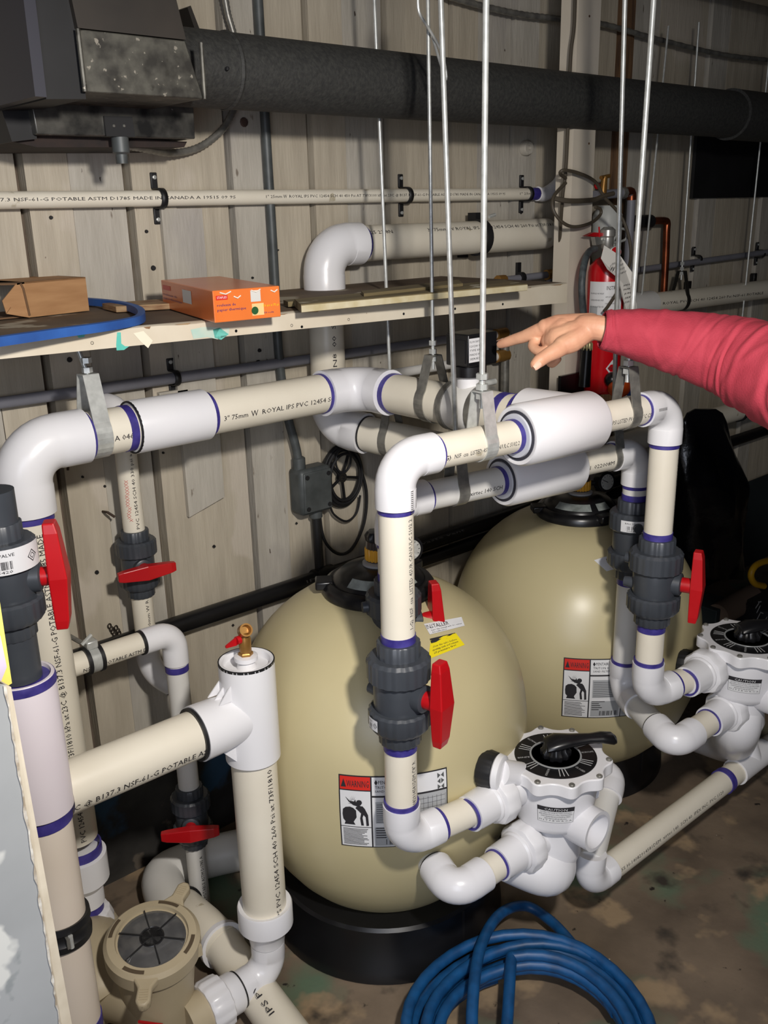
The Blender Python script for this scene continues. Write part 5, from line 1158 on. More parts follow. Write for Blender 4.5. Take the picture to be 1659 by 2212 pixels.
part('open_flap', G().prism([P(36, 612, Y=A.y), A + hh, A + hh + dpt, A + dpt + hh - X1 * .16], Z1 * -.003), CARDI, t, smooth=False)
part('corner_tear', G().tube([A + Vector((.001, -.001, .004)), A + hh + Vector((-.004, -.001, -.012)), A + hh + Vector((-.008, -.001, -.002))], .0022, 6), CARDI, t)
part('crushed_corner', G().prism([P(14, 678, Y=A.y - .004), A - Y1 * .003, A + Vector((-.01, -.003, .014)), P(24, 664, Y=A.y - .004)], (0, .003, 0)), CARD, t, smooth=False)
# blue belt
pts = [pz(-60, 742, zs + .012), pz(0, 733, zs + .012), pz(120, 716, zs + .012), pz(230, 701, zs + .012), pz(292, 689, zs + .012), pz(306, 678, zs + .012), pz(296, 666, zs + .012), pz(262, 656, zs + .012), pz(210, 650, zs + .012), pz(140, 646, zs + .012), pz(60, 644, zs + .012), pz(-60, 642, zs + .012)]
pts = smooth_path(pts, 8); g = G(); vs = []
for i, p in enumerate(pts):
    tn = (pts[min(i + 1, len(pts) - 1)] - pts[max(i - 1, 0)]).normalized(); nn = tn.cross(Z1).normalized()
    p = p - Z1 * .003; vs += [p + nn * .0065 + Z1 * .007, p + nn * .0065 - Z1 * .007, p - nn * .0065 - Z1 * .007, p - nn * .0065 + Z1 * .007, p + Z1 * .0085]
n = len(pts); g.add(vs, [[i * 5 + k, i * 5 + (k + 1) % 5, (i + 1) * 5 + (k + 1) % 5, (i + 1) * 5 + k] for i in range(n - 1) for k in range(5)] + [[0, 1, 2, 3, 4], [(n - 1) * 5 + k for k in (4, 3, 2, 1, 0)]])
solo('blue_belt', g, BELT, 'blue flat rubber belt loop lying around the cardboard box', 'belt')
# orange carton
t = thing('orange_carton', 'orange shrink-wrapped carton of thermal paper rolls on the shelf edge', 'box', pz(500, 680, zs))
FL, FR, BL = pz(464, 698, zs), pz(607, 684, zs), pz(353, 664, zs); BR = BL + (FR - FL); hgt = P(463, 628, Y=FL.y).z - zs; hh = Z1 * hgt
part('carton', G().prism([FL, FR, BR, BL], hh), ORAN, t, smooth=False, bevel=.0015)
FU, LU = (FR - FL), (BL - FL); fn_ = FU.cross(Z1).normalized(); 
def fp_(u, v, o=.0006): return FL + FU * u + hh * v + fn_ * o
g = G(); 
def q4(g, f, u0, v0, u1, v1): g.add([f(u0, v0), f(u1, v0), f(u1, v1), f(u0, v1)], [[0, 1, 2, 3]])
q4(g, fp_, .04, .70, .21, .84); fb = part('red_logo_field', g, REDL, t)
g = G(); text_on(g, 'STAPLES', lambda u, v: fp_(.055 + u * .14, .74 + v * .07, .001)); part('logo_word', g, LBL, fb, smooth=False)
g = G(); text_on(g, 'rouleaux de', lambda u, v: fp_(.05 + u * .27, .50 + v * .085, .001)); text_on(g, 'papier thermique', lambda u, v: fp_(.05 + u * .42, .35 + v * .085, .001)); part('product_words', g, mat('violet_ink', (70, 40, 110), None, .5), t, smooth=False)
g = G(); q4(g, fp_, .55, .56, .70, .92); part('roll_picture', g, mat('pale_roll_print', (206, 204, 198), None, .4), t, smooth=False)
g = G(); q4(g, fp_, .56, .12, .74, .50); part('pale_field', g, mat('pale_orange_print', (240, 200, 140), (220, 190, 130), .4), t, smooth=False)
g = G(); text_on(g, '2¼ po x 75 pi', lambda u, v: fp_(.72 + u * .25, .38 + v * .07, .001)); part('size_words', g, YEL, t, smooth=False)
g = G(); text_on(g, '50 rolls', lambda u, v: fp_(.74 + u * .15, .16 + v * .05, .001)); part('count_words', g, mat('violet_ink', (70, 40, 110)), t, smooth=False)
g = G().lathe([(0, .001), (.007, .001)], fp_(.60, .28), fn_, 16); part('green_seal', g, mat('green_print', (60, 120, 70), None, .5), t)
ln_ = Z1.cross(LU).normalized() * 1
if ln_.dot(CAM - FL) < 0: ln_ = -ln_
def lp_(u, v, o=.0006): return BL - LU * u + hh * v + ln_ * o
g = G(); q4(g, lp_, .04, .68, .20, .84); part('red_logo_field', g, REDL, t)
g = G(); text_on(g, 'rouleaux de', lambda u, v: lp_(.03 + u * .30, .48 + v * .08, .001)); text_on(g, 'papier thermique', lambda u, v: lp_(.03 + u * .40, .34 + v * .08, .001)); part('product_words', g, mat('violet_ink', (70, 40, 110)), t, smooth=False)
g = G(); q4(g, lp_, .45, .40, .62, .84); part('roll_picture', g, mat('pale_roll_print', (206, 204, 198)), t, smooth=False)
wm = mat('shrink_film', (235, 225, 210), None, .08, alpha=None); 
for (u, v, l) in ((.30, .78, .10), (.56, .93, .14), (.86, .88, .10), (.10, .93, .16)):
    g = G().tube([fp_(u, v, .0012), fp_(u + l * .5, v - .06, .0018), fp_(u + l, v + .01, .0012)], .0012, 6); part('film_wrinkle', g, wm, t)
# ------------------------------------------------------------------ extinguisher on the post
ye = -.34
ct = P(1305, 700, Y=ye); xe_ = ct.x; re = .052
zt_ = P(1305, 560, Y=ye).z; zb_ = P(1300, 845, Y=ye).z
t = thing('fire_extinguisher', 'red fire extinguisher with a paper tag hanging beside the white post', 'fire extinguisher', (xe_, ye, zb_))
H_ = zt_ - zb_
part('cylinder', G().lathe([(re * .9, 0), (re, .01), (re, H_ - .035), (re * .93, H_ - .018), (re * .6, H_), (.016, H_ + .008), (.014, H_ + .03)], (xe_, ye, zb_), Z1, 40), mat('extinguisher_red', (196, 16, 28), (186, 14, 24), .22), t)
fa = math.atan2(CAM.y - ye, CAM.x - xe_)
def ef(u, v, o=.001): a = fa + (u - .5) * 2.0; return Vector((xe_ + math.cos(a) * (re + o), ye + math.sin(a) * (re + o), zb_ + v))
def er(g, u0, v0, u1, v1, o=.001):
    vs = []
    for i in range(11): u = u0 + (u1 - u0) * i / 10; vs += [ef(u, v0, o), ef(u, v1, o)]
    g.add(vs, [[2 * i, 2 * i + 2, 2 * i + 3, 2 * i + 1] for i in range(10)])
zl1 = P(1300, 612, Y=ye - .05).z - zb_; zl0 = P(1300, 690, Y=ye - .05).z - zb_
g = G(); er(g, .02, zl0, .98, zl1); lb = part('instruction_label', g, LBL, t)
g = G(); text_on(g, 'INSTRUCTIONS', lambda u, v: ef(.52 + u * .62, zl1 - .022 + v * .011, .0016))
for k in range(6): text_on(g, ('PULL PIN HOLD UNIT UPRIGHT', 'AIM AT BASE OF FIRE', 'SQUEEZE LEVER AND SWEEP', 'FOR USE ON A B C FIRES', 'RECHARGE AFTER USE', 'INSPECT MONTHLY')[k], lambda u, v, k=k: ef((.08, .5)[k % 2] + u * .38, zl1 - .034 - k * .009 + v * .004, .0016))
part('label_words', g, INK, lb, smooth=False)
g = G(); er(g, .06, zl0 + .004, .30, zl0 + .03, .0016); part('grey_field', g, mat('grey_print_field', (168, 170, 172)), lb)
dz0 = P(1325, 795, Y=ye - .05).z - zb_; g = G()
g.add([ef(.60, dz0, .0018), ef(.78, dz0 - .024, .0018), ef(.96, dz0, .0018), ef(.78, dz0 + .024, .0018)], [[0, 1, 2, 3]]); di = part('white_diamond', g, LBL, t, smooth=False)
g = G(); text_on(g, 'ANSUL', lambda u, v: ef(.66 + u * .24, dz0 - .004 + v * .009, .0024)); part('diamond_word', g, INK, di, smooth=False)
part('valve_body', G().lathe([(.015, 0), (.017, .004), (.017, .030), (.021, .034), (.021, .050), (.012, .058)], (xe_ - .004, ye, zb_ + H_ + .028), Z1, 20), mat('nickel_valve', (190, 188, 182), (150, 150, 146), .35, .7), t)
zv = zb_ + H_ + .085
part('red_lever', G().prism([P(1266, 510, Y=ye), P(1284, 502, Y=ye), P(1312, 504, Y=ye), P(1312, 508, Y=ye), P(1296, 512, Y=ye)], (0, .014, 0)), RED, t, smooth=False)
part('pull_pin', G().tube([P(1295, 512, Y=ye), P(1294, 490, Y=ye)], .0022, 8), RED, t)
part('carry_handle', G().tube(smooth_path([P(1300, 516, Y=ye), P(1322, 522, Y=ye), P(1332, 504, Y=ye), P(1342, 494, Y=ye), P(1356, 500, Y=ye), P(1352, 516, Y=ye), P(1338, 522, Y=ye), P(1318, 524, Y=ye)], 5), .0035, 10), STEEL, t)
part('lever_arm', G().prism([P(1285, 512, Y=ye), P(1322, 508, Y=ye), P(1326, 520, Y=ye), P(1288, 530, Y=ye)], (0, .014, 0)), mat('nickel_valve', (190, 188, 182)), t, smooth=False)
part('hose', G().tube(smooth_path([P(1285, 538, Y=ye), P(1272, 545, Y=ye - .01), P(1262, 570, Y=ye - .03), P(1257, 610, Y=ye - .04), P(1258, 650, Y=ye - .04), P(1262, 690, Y=ye - .04), P(1268, 740, Y=ye - .04)], 5), .0095, 14), mat('old_grey_hose', (96, 104, 106), (66, 70, 72), .5, scale=50), t)
part('nozzle', G().tube([P(1268, 752, Y=ye - .04), P(1262, 835, Y=ye - .04)], [.014, .017], 16), BLACKP, t)
part('ribbed_collar', G().lathe([(.013, 0), (.0155, .004), (.0155, .02), (.013, .024)], P(1268, 758, Y=ye - .04), Z1, rib=9, ribd=.12), mat('dirty_brass', (206, 190, 140), None, .4, .5), t)
part('red_gauge', G().lathe([(.012, 0), (.015, .003), (.015, .008), (.011, .008)], P(1328, 545, Y=ye - .02), -Y1 + X1 * -.5, 24), RED, t)
part('gauge_rim', G().lathe([(.014, -.002), (.017, 0), (.017, .006), (.0145, .007)], P(1328, 545, Y=ye - .02), -Y1 + X1 * -.5, 24), STEEL, t)
part('bracket', G().box((xe_ - .05, ye + .03, zb_ + .02), (xe_ + .045, ye + .055, zb_ + .16)), BLACKP, t, bevel=.003)
part('bracket', G().tube([P(1246, 815, Y=-.3), P(1246, 880, Y=-.3)], .006, 8), BLACKP, t)
part('wall_plate', G().box((2.10, -.31, zb_ - .02), (xe_ + .04, -.30, zb_ + .06)), BLACKP, t)
tg = thing('inspection_tag', 'white paper inspection tag hanging from the extinguisher neck', 'tag', P(1350, 660, Y=ye - .07))
tp = [(1305, 530), (1340, 553), (1365, 588), (1370, 640), (1374, 666), (1352, 668), (1343, 640), (1336, 602), (1312, 582), (1298, 558)]
zz = [0, -.015, -.03, -.03, -.02, -.02, -.03, -.03, -.02, -.005]
o = part('paper', G().add([P(x, y, Y=ye - .055 + z) for (x, y), z in zip(tp, zz)], [list(range(10))]), mat('tag_paper', (236, 232, 224), None, .8), tg, smooth=False); so = o.modifiers.new('s', 'SOLIDIFY'); so.thickness = .0006
g = G(); pl = lambda x, y: P(x, y, Y=ye - .090)
text_on(g, 'W', lambda u, v: pl(1318 + u * 10 + v * 0, 582 + u * 5 - v * 9)); 
for k in range(4): text_on(g, ('PRESSURIZED', 'EXTINGUISHER', 'SERVICE RECORD', 'DO NOT REMOVE')[k], lambda u, v, k=k: pl(1322 + k * 3 + u * 22 , 572 + k * 8 - u * 9 - v * 3.4))
for k in range(5): text_on(g, ('JAN', 'MAR', 'JUN', 'SEP', 'DEC')[k], lambda u, v, k=k: pl(1347 + k + u * 14, 618 + k * 9 - u * 3 - v * 3))
part('tag_words', g, INK, tg, smooth=False)['kind'] = 'stuff'
# white bottle/filter behind, brass valve, white riser
t = thing('white_housing', 'pale grey plastic housing behind the wires right of the white post', 'housing', P(1310, 480, Y=-.13))
part('body', G().lathe([(.040, -.12), (.046, -.10), (.046, .02), (.034, .045), (.030, .05)], P(1312, 480, Y=-.12), Z1, 32), mat('pale_grey_plastic', (190, 192, 188), None, .4), t)
t = thing('brass_manifold', 'old brass valve and pipe fittings beside the post at wire height', 'valve', P(1320, 420, Y=-.1))
part('pipe', G().tube([P(1285, 422, Y=-.12), P(1362, 415, Y=-.12)], .014, 16), GREYP, t)
part('tap_body', G().tube([P(1302, 420, Y=-.13), P(1306, 382, Y=-.13)], [.012, .009], 14), BRASS, t)
part('tap_key', G().tube([P(1298, 384, Y=-.13), P(1316, 380, Y=-.13)], .006, 10), BRASS, t)
part('red_wheel', G().ball(P(1290, 402, Y=-.13), .010, 10), RED, t)
part('nut', G().lathe([(.018, -.01), (.018, .01)], P(1345, 417, Y=-.12), X1, 8), STEELD, t); part('elbow', G().tube(smooth_path([P(1350, 416, Y=-.12), P(1363, 415, Y=-.12), P(1364, 432, Y=-.12)], 4), .015, 12), COPP, t)
part('riser', G().tube([P(1364, 430, Y=-.12), P(1352, 640, Y=-.12)], .0135, 16), GREYP, t)
# cables around the post
def cable(pts, r, lab, mt=CABLE, cat='cable'): return solo('cable', G().tube(smooth_path([P(x, y, Y=Y) for x, y, Y in pts], 7), r, 8), mt, lab, cat)
cable([(1243, -20, -.31), (1240, 60, -.31), (1233, 120, -.305), (1228, 250, -.305), (1222, 370, -.305), (1215, 430, -.30), (1208, 560, -.25), (1212, 640, -.25), (1222, 682, -.25)], .0045, 'dark cable running straight down the left edge of the white post')
cable([(1222, 385, -.31), (1210, 375, -.32), (1218, 368, -.33), (1250, 374, -.33), (1285, 392, -.33), (1305, 425, -.33), (1340, 465, -.34), (1358, 510, -.36), (1362, 560, -.38), (1345, 610, -.40), (1318, 655, -.40), (1305, 672, -.40)], .0045, 'grey-brown cable arching over the post and down past the extinguisher')
cable([(1195, 428, -.31), (1230, 434, -.33), (1280, 432, -.33), (1302, 424, -.33), (1325, 418, -.33)], .0065, 'thick cable crossing the post level with the highest pipe')
cable([(1222, 395, -.31), (1196, 425, -.32), (1196, 455, -.33), (1215, 480, -.34), (1240, 490, -.34), (1275, 482, -.34), (1296, 465, -.33), (1297, 452, -.33), (1286, 448, -.33)], .0045, 'cable looping low round the post above the extinguisher')
# ------------------------------------------------------------------ right background: pipes, rods, copper, bag
t = thing('copper_pipe', 'copper pipe turning down the wall right of the hanging rods', 'pipe', P(1436, 650, Y=-.06))
part('pipe', G().tube(smooth_path([P(1372, 480, Y=-.05), P(1415, 477, Y=-.06), P(1436, 477, Y=-.06), P(1441, 482, Y=-.06), P(1440, 500, Y=-.06), P(1438, 560, Y=-.06), P(1432, 670, Y=-.06)], 5), .0125, 16), COPP, t)
part('pipe_wrap', G().tube([P(1365, 480, Y=-.05), P(1405, 478, Y=-.05)], .022, 16), BLACKR, t)
xr0 = 2.62
t = thing('far_pipe', 'shaded thick pipe on hangers across the right background, above the sleeve', 'pipe', (3.3, -.10, 1.24))
a, b = P(1390, 657, Y=-.12), P(1680, 624, Y=-.12); zq = (a.z + b.z) / 2
fpp = part('pipe', G().tube([(a.x - .25, -.12, a.z), (b.x + .6, -.12, b.z)], .036, 24), CREAM, t)
part('coupling', G().tube([(a.x - .1, -.12, a.z), (P(1405, 650, Y=-.12).x, -.12, a.z)], .042, 24), WPIPE, t)
pipe_text(fpp, 'ROYAL PVC SCH 40 12454 260 Psi NSF-61 POTABLE', (P(1428, 663, Y=-.15).x, -.12, a.z), (P(1645, 638, Y=-.15).x, -.12, b.z), .036, (-.6, -1, 0), .009)
xh = P(1468, 650, Y=-.12).x
clevis('h', (xh, -.12, a.z + (b.z - a.z) * .3), X1, .036, .10, (P(1510, 48, Y=-.12).x, -.12, P(1510, 48, Y=-.12).z), 'dark strap hanger on the far shaded pipe, thin rod up', w=.02, rod_r=.0035, mt=mat('dark_strap', (60, 58, 54), None, .5, .6))
for i, (a_, b_, lab) in enumerate((((1385, 652), (1444, 56), 'thin rod right of the bright rods, passing in front of the far wall'), ((1602, 700), (1662, 120), 'thin rod nearest the right edge, in front of the dark panel'))):
    A, B = P(*a_, Y=-.14), P(*b_, Y=-.14); solo('hanging_rod', G().tube([A, B], .0032, 8), STEEL, lab, 'rod', 'thin rods before the far wall')
t = thing('far_lower_pipe', 'shaded pipe along the far wall behind the black bag', 'pipe', (3.3, -.10, .78))
a, b = P(1540, 902, Y=-.12), P(1680, 866, Y=-.12)
part('pipe', G().tube([(a.x - .8, -.12, a.z), (6.2, -.12, b.z)], .038, 24), CREAM, t)
part('clip', G().lathe([(.038, -.008), (.043, -.008), (.043, .008), (.038, .008)], P(1594, 888, Y=-.12), X1, 24), BLACKR, t)
z_ = 1.40
t = thing('thin_far_pipe', 'thin grey pipe along the far wall above the thick shaded pipe', 'pipe', (3.3, -.03, z_))
part('pipe', G().tube([P(1365, 585, Y=-.03), P(1690, 540, Y=-.03)], .011, 12), GREYP, t)
for x, y, lab in ((1505, 560, 'black clamp on the thin far pipe, left one'), (1642, 548, 'black clamp on the thin far pipe, at the right edge')):
    p = P(x, y, Y=-.02); clamp(p.x, p.z, .011, lab=lab, yc=-.025, h=.030)
for x, y in ((1490, 622), (1632, 604)):
    p = P(x, y, Y=-.02); solo('wall_clip', G().box((p.x - .012, -.02, p.z - .03), (p.x + .012, -.002, p.z + .025)), BLACKP, 'black clip on the wall just above the far pipe, ' + ('left one' if x < 1500 else 'right one'), 'clip', 'wall clips', bevel=.002)
# black bag hanging
bc = P(1525, 1060, Y=-.30); lft = P(1462, 1080, Y=-.30).x; rgt = P(1590, 1080, Y=-.30).x
zt_ = P(1520, 882, Y=-.30).z; zb_ = P(1520, 1238, Y=-.30).z
g = G(); nu, nv = 40, 40; vs = []
outl = [(0, 1500, 1545), (.02, 1484, 1558), (.08, 1474, 1566), (.2, 1472, 1573), (.4, 1466, 1584), (.5, 1464, 1588), (.6, 1462, 1588), (.8, 1463, 1580), (1, 1468, 1573)]
def ol(v, k):
    for a, b in zip(outl, outl[1:]):
        if v <= b[0]: return a[k] + (b[k] - a[k]) * (v - a[0]) / (b[0] - a[0])
for j in range(nv + 1):
    v = j / nv; y = 883 + (1236 - 883) * v; l_, r_ = P(ol(v, 1), y, Y=-.30), P(ol(v, 2), y, Y=-.30)
    for i in range(nu):
        a = 2 * math.pi * i / nu; c_ = (l_ + r_) / 2; hw = (r_ - l_) / 2
        dp = (.012 + .10 * min(1, v * 2.2)) * (1 + .10 * math.sin(5 * a + 9 * v) + .05 * math.sin(9 * a - 14 * v) + R_.uniform(-.012, .012))
        vs.append(c_ + hw * math.cos(a) * (1 + .03 * math.sin(13 * v + 3 * a)) + Vector((0, -1, 0)) * (math.sin(a) * dp))
g.add(vs, [[j * nu + i, j * nu + (i + 1) % nu, (j + 1) * nu + (i + 1) % nu, (j + 1) * nu + i] for j in range(nv) for i in range(nu)] + [list(range(nu))[::-1], [nv * nu + i for i in range(nu)]])
solo('bin_bag', g, BAG, 'shiny black plastic bag hanging behind the right valve', 'bag', angle=24)
# low right corner things
q0 = P(1545, 1330, Y=-.35)
t = thing('low_conduit', 'brownish concrete-coloured pipe from a dark block by the far wall', 'pipe', (q0.x, q0.y, 0))
part('dark_block', G().obox(P(1535, 1335, Y=-.30) - Z1 * .06, X1 * .07, Y1 * .06, Z1 * .13), TEALD, t, bevel=.004)
part('pipe', G().tube([P(1550, 1330, Y=-.35), P(1625, 1288, Y=-.35)], .045, 20), mat('brown_pipe', (120, 100, 84), None, .7), t)
t = thing('dark_bin', 'dark container with pale marks at the right edge behind the far valve', 'bin', P(1660, 1360, Y=-.5))
part('bin_body', G().lathe([(.14, -.35), (.15, 0), (.145, .09), (.13, .10)], P(1675, 1340, Y=-.45), Z1, 36), BLKM, t)
for k in range(9): 
    a, b = P(1630 + R_.uniform(0, 26), 1300 + k * 8, Y=-.60), None; a_ = a
    part('pale_mark', G().obox(a_, X1 * .010 + Z1 * R_.uniform(-.01, .01), Z1 * .002, Y1 * .0008), mat('pale_mark', (170, 170, 170), None, .6), t, smooth=False)
g = G().tube(smooth_path([P(1680, 1212, Y=-.55), P(1655, 1212, Y=-.55), P(1632, 1222, Y=-.55), P(1622, 1242, Y=-.55), P(1630, 1260, Y=-.55), P(1650, 1266, Y=-.55)], 6), .011, 14); solo('yellow_hose', g, YHOSE, 'curved end of a yellow hose at the right edge', 'hose')
t = thing('orange_sphere', 'orange ball valve handle with a blue cap below the extinguisher', 'valve', P(1340, 850, Y=-.42))
p = P(1338, 838, Y=-.42); part('orange_body', G().ball(p, .035, 20, (1.15, .8, .8)), mat('orange_plastic', (214, 84, 30), None, .4), t)
part('blue_cap', G().lathe([(.020, 0), (.020, .018), (.015, .022), (0, .022)], P(1356, 840, Y=-.43), (.8, -.4, 0), 20), BELT, t); part('dark_knob', G().ball(P(1322, 820, Y=-.40), .022, 14), BLACKP, t)
# ------------------------------------------------------------------ blue hose coil on the floor
cc = P(1150, 2275, Z=.012); r0 = (P(1130, 2085, Z=.012) - cc).length
pts = []; nn = 9
for k in range(nn * 36):
    i = k / 36; a = 2 * math.pi * (k / 36) + 1.1
    ii = int(i); f_ = i - ii; rnd = random.Random(ii * 7 + 3); rnd2 = random.Random((ii + 1) * 7 + 3)
    def pr(rn): return rn.uniform(-.022, .022), rn.uniform(-.02, .018), rn.uniform(.76, 1.10)
    a1, a2 = pr(rnd), pr(rnd2); q = [a1[j] * (1 - f_) + a2[j] * f_ for j in range(3)]
    rr = r0 * q[2]; pts.append(cc + Vector((q[0] + math.cos(a) * rr * 1.02, q[1] + math.sin(a) * rr * .96, .010 + .0068 * i + .006 * math.sin(3 * a))))
big = [P(1025, 2250, Z=.09), P(1023, 2140, Z=.11), P(1040, 2040, Z=.10), P(1080, 1975, Z=.07), P(1135, 1957, Z=.05), P(1190, 1990, Z=.04), P(1240, 2045, Z=.05), P(1268, 2095, Z=.055), P(1330, 2190, Z=.05)]
pts = pts + smooth_path([pts[-1], P(1080, 2330, Z=.06)] + big, 8)
g = G().tube(pts, .0122, 12); solo('blue_hose', g, BLUEH, 'coiled blue garden hose on the concrete floor at the bottom', 'hose')
# ------------------------------------------------------------------ foreground board at the left edge
t = thing('grey_board', 'grey painted panel with a cream edge strip in the left foreground', 'panel', P(60, 2000, Y=-1.15))
e0, e1 = P(10, 1478, Y=-1.15), P(132, 2230, Y=-1.15); s0, s1 = P(24, 1484, Y=-1.149), P(164, 2230, Y=-1.149)
dn = (e1 - e0) * .35
part('panel_face', G().prism([e0 - X1 * .0, e1 + dn, e1 + dn - X1 * .5, e0 - X1 * .5], (-.02, .03, 0)), GREYB, t, smooth=False)
part('edge_strip', G().prism([e0 + Vector((0, -.001, 0)), e1 + dn + Vector((0, -.001, 0)), s1 + dn, s0], (-.004, .03, 0)), CREAMP, t, smooth=False)
g = G(); vs = []; n = 70
for i in range(n + 1):
    p = e0 + (e1 + dn - e0) * (i / n); w1, w2 = R_.uniform(.0003, .0026), R_.uniform(.0002, .0012); vs += [p + Vector((-w1, -.0016, 0)), p + Vector((w2, -.0016, 0))]
g.add(vs, [[2 * i, 2 * i + 2, 2 * i + 3, 2 * i + 1] for i in range(n)]); part('chipped_edge', g, mat('chipped_edge', (150, 136, 116), (206, 202, 192), .8, scale=90), t, smooth=False)
part('bottom_post', G().box((-.4, -1.24, 0), (.27, -1.16, .55)), GREYB, t)
t = thing('yellow_card', 'yellow-edged card with a lilac face at the far left edge', 'card', P(8, 1480, Y=-1.1))
c4 = [P(-60, 1280, Y=-1.10), P(-4, 1275, Y=-1.10), P(26, 1476, Y=-1.10), P(6, 1488, Y=-1.10), P(-60, 1490, Y=-1.10)]
part('yellow_card', G().prism(c4, (-.001, .004, 0)), mat('pale_yellow_plastic', (238, 222, 110), None, .5), t, smooth=False)
part('lilac_face', G().prism([P(-60, 1360, Y=-1.102), P(0, 1372, Y=-1.102), P(14, 1440, Y=-1.102), P(-2, 1480, Y=-1.102), P(-60, 1480, Y=-1.102)], (0, -.001, 0)), mat('lilac_paper', (206, 192, 214), None, .6), t, smooth=False)
# ------------------------------------------------------------------ the pointing arm
def S(x, y, D): return P(x, y, D=D)
t = thing('person', 'outstretched arm in a red sleeve, index finger pointing at the black sensor box', 'person', S(1420, 730, 1.7) - Z1 * .05)
g = G()
def cap(pts, rs, seg=18):
    ps = [Vector(p) for p in pts]; g.tube(smooth_path(ps, 4), [rs[min(len(rs) - 1, int(i / 4))] + (rs[min(len(rs) - 1, int(i / 4) + 1)] - rs[min(len(rs) - 1, int(i / 4))]) * (i % 4) / 4 for i in range((len(ps) - 1) * 4 + 1)], seg)
    for p, r in zip(ps, rs): g.ball(p, r, 16)
k_ = 1.76 / F
# forearm / wrist / palm (three overlapping strands make a flattish hand back)
cap([S(1345, 719, 1.737), S(1325, 715, 1.739), S(1290, 708, 1.745), S(1262, 707, 1.755)], [28 * k_, 28 * k_, 27 * k_, 27 * k_])
cap([S(1275, 703, 1.76), S(1240, 705, 1.775), S(1205, 706, 1.785), S(1178, 707, 1.79)], [27 * k_, 28 * k_, 27 * k_, 19 * k_])
cap([S(1270, 712, 1.755), S(1238, 724, 1.76), S(1208, 732, 1.77), S(1190, 736, 1.785)], [27 * k_, 31 * k_, 30 * k_, 22 * k_])
cap([S(1265, 716, 1.75), S(1235, 738, 1.745), S(1214, 747, 1.74)], [24 * k_, 24 * k_, 20 * k_])
cap([S(1250, 706, 1.79), S(1215, 716, 1.815), S(1190, 726, 1.83)], [25 * k_, 24 * k_, 18 * k_])
cap([S(1215, 712, 1.775), S(1200, 722, 1.78)], [27 * k_, 25 * k_])
cap([S(1182, 708, 1.79), S(1162, 715, 1.80), S(1132, 727, 1.82), S(1112, 733, 1.835), S(1092, 740, 1.85), S(1081, 744, 1.86)], [18 * k_, 16.5 * k_, 14.0 * k_, 12.6 * k_, 11.4 * k_, 9.4 * k_])
cap([S(1222, 744, 1.742), S(1200, 758, 1.735), S(1180, 769, 1.73), S(1166, 779, 1.727), S(1157, 787, 1.725)], [20 * k_, 18 * k_, 15 * k_, 14.5 * k_, 12 * k_])
# curled middle, ring and little fingers
cap([S(1180, 722, 1.80), S(1160, 733, 1.805), S(1151, 748, 1.80), S(1163, 758, 1.785), S(1177, 756, 1.775)], [14 * k_, 12 * k_, 11.5 * k_, 10.5 * k_, 9 * k_])
cap([S(1188, 728, 1.82), S(1168, 744, 1.83), S(1164, 764, 1.825), S(1178, 776, 1.81), S(1192, 772, 1.80)], [13 * k_, 11.5 * k_, 11 * k_, 10 * k_, 9 * k_])
cap([S(1198, 734, 1.835), S(1184, 752, 1.85), S(1184, 774, 1.845), S(1192, 786, 1.835), S(1205, 776, 1.82)], [12 * k_, 10.5 * k_, 10 * k_, 9.5 * k_, 8.5 * k_])
hand = part('hand', g, SKIN, t, angle=180)
rm = hand.modifiers.new('r', 'REMESH'); rm.mode = 'VOXEL'; rm.voxel_size = .0017; rm.use_smooth_shade = True
sm = hand.modifiers.new('sm', 'SMOOTH'); sm.iterations = 7; sm.factor = .5
def nail(p0, p1, r, n, w_):
    d = (p1 - p0).normalized(); n = (n - d * n.dot(d)).normalized(); s_ = d.cross(n); vs = []
    for i in range(7):
        u = i / 6
        for j in range(5):
            v = j / 4 * 2 - 1; ww = w_ * (1 - .25 * abs(u * 2 - 1) ** 3); a = v * .75; vs.append(p0 + (p1 - p0) * u + s_ * (math.sin(a) * ww * 1.2) + n * (r * (math.cos(a) * 1.0)))
    gg = G().add(vs, [[i * 5 + j, (i + 1) * 5 + j, (i + 1) * 5 + j + 1, i * 5 + j + 1] for i in range(6) for j in range(4)]); return part('fingernail', gg, NAILM, hand)
nail(S(1164, 785, 1.719), S(1150, 796, 1.717), .0102, (CAM - S(1160, 790, 1.72)).normalized() + Vector((0, 0, -.3)), .0072)
nail(S(1090, 739, 1.848), S(1076, 744, 1.858), .0088, Vector((.1, .2, 1)), .0062)
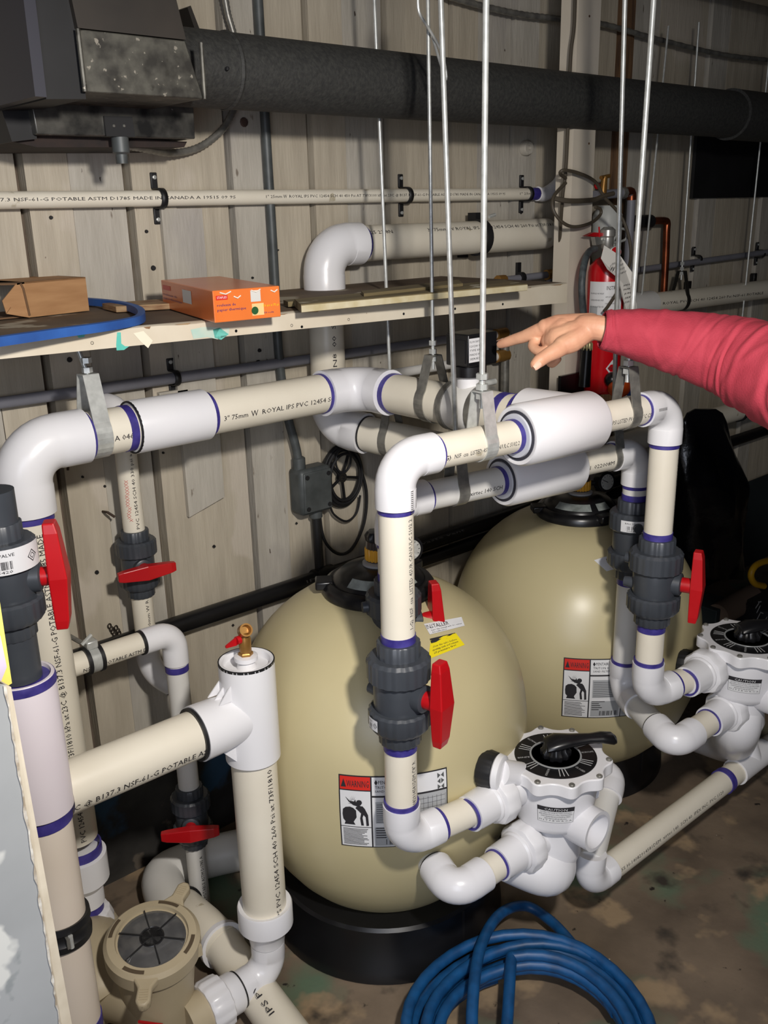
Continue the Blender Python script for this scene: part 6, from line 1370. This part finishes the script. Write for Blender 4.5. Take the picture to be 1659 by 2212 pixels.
# sleeve
cl = [(1301, 712, 1.735, 38), (1308, 713, 1.735, 43), (1330, 716, 1.735, 46), (1370, 721, 1.735, 53), (1410, 728, 1.735, 60), (1450, 737, 1.73, 66), (1490, 746, 1.725, 72), (1530, 757, 1.715, 79), (1570, 768, 1.70, 86), (1610, 782, 1.68, 93), (1650, 799, 1.65, 99), (1700, 822, 1.61, 106), (1760, 856, 1.56, 112), (1840, 910, 1.48, 120), (1960, 1010, 1.40, 130), (1985, 1032, 1.385, 118), (2000, 1044, 1.38, 60)]
cp = smooth_path([S(x, y, D) for x, y, D, r in cl], 14); rr = []
for i in range(len(cp)):
    u = i / 14; a = min(int(u), len(cl) - 2); f_ = u - a; rr.append(((cl[a][3] * cl[a][2]) * (1 - f_) + (cl[a + 1][3] * cl[a + 1][2]) * f_) / F)
nu = 96; vs = []; fs = []; rc_ = random.Random(12)
CREASE = [(.03 + .92 * i / 24 + rc_.uniform(-.02, .02), rc_.uniform(-.05, .09), rc_.uniform(.010, .024), rc_.choice((1, -1)) * rc_.uniform(.02, .055), rc_.uniform(0, 6.28)) for i in range(25)]
u_ = None
for i, p in enumerate(cp):
    tn = (cp[min(i + 1, len(cp) - 1)] - cp[max(0, i - 1)]).normalized()
    if u_ is None: u_, _ = G().frame(tn)
    u_ = (u_ - tn * u_.dot(tn)).normalized(); v_ = tn.cross(u_)
    s_ = i / (len(cp) - 1)
    for k in range(nu):
        a = 2 * math.pi * k / nu; d = u_ * math.cos(a) + v_ * math.sin(a)
        up_ = d.dot(Z1)
        # diagonal tension folds, stronger low and near the elbow
        fold = 0
        for (sc_, sl_, wd_, am_, pc_) in CREASE:
            q_ = (s_ - sc_ - sl_ * math.sin(a - pc_)) / wd_
            if abs(q_) < 3: fold += am_ * (1 - 2.2 * q_ * q_ * .5) * math.exp(-q_ * q_) * (.45 + .55 * max(0, math.cos(a - pc_ + 1.2)))
        fold += .012 * math.sin(7 * a + 15 * s_)
        e = rr[i] * (1 + fold)
        if i < 3: e *= (1.03, 1.05, 1.02)[i]
        vs.append(p + d * e * (1.0 if abs(up_) < .2 else 1.0))
n_ = len(cp)
g = G().add(vs, [[i * nu + k, i * nu + (k + 1) % nu, (i + 1) * nu + (k + 1) % nu, (i + 1) * nu + k] for i in range(n_ - 1) for k in range(nu)] + [[(n_ - 1) * nu + k for k in range(nu)]])
sl = part('sleeve', g, SHIRT, t, 'dark red long sleeve', angle=180); so = sl.modifiers.new('s', 'SOLIDIFY'); so.thickness = .0022; so.offset = -1
sb = sl.modifiers.new('ss', 'SUBSURF'); sb.levels = 1; sb.render_levels = 1
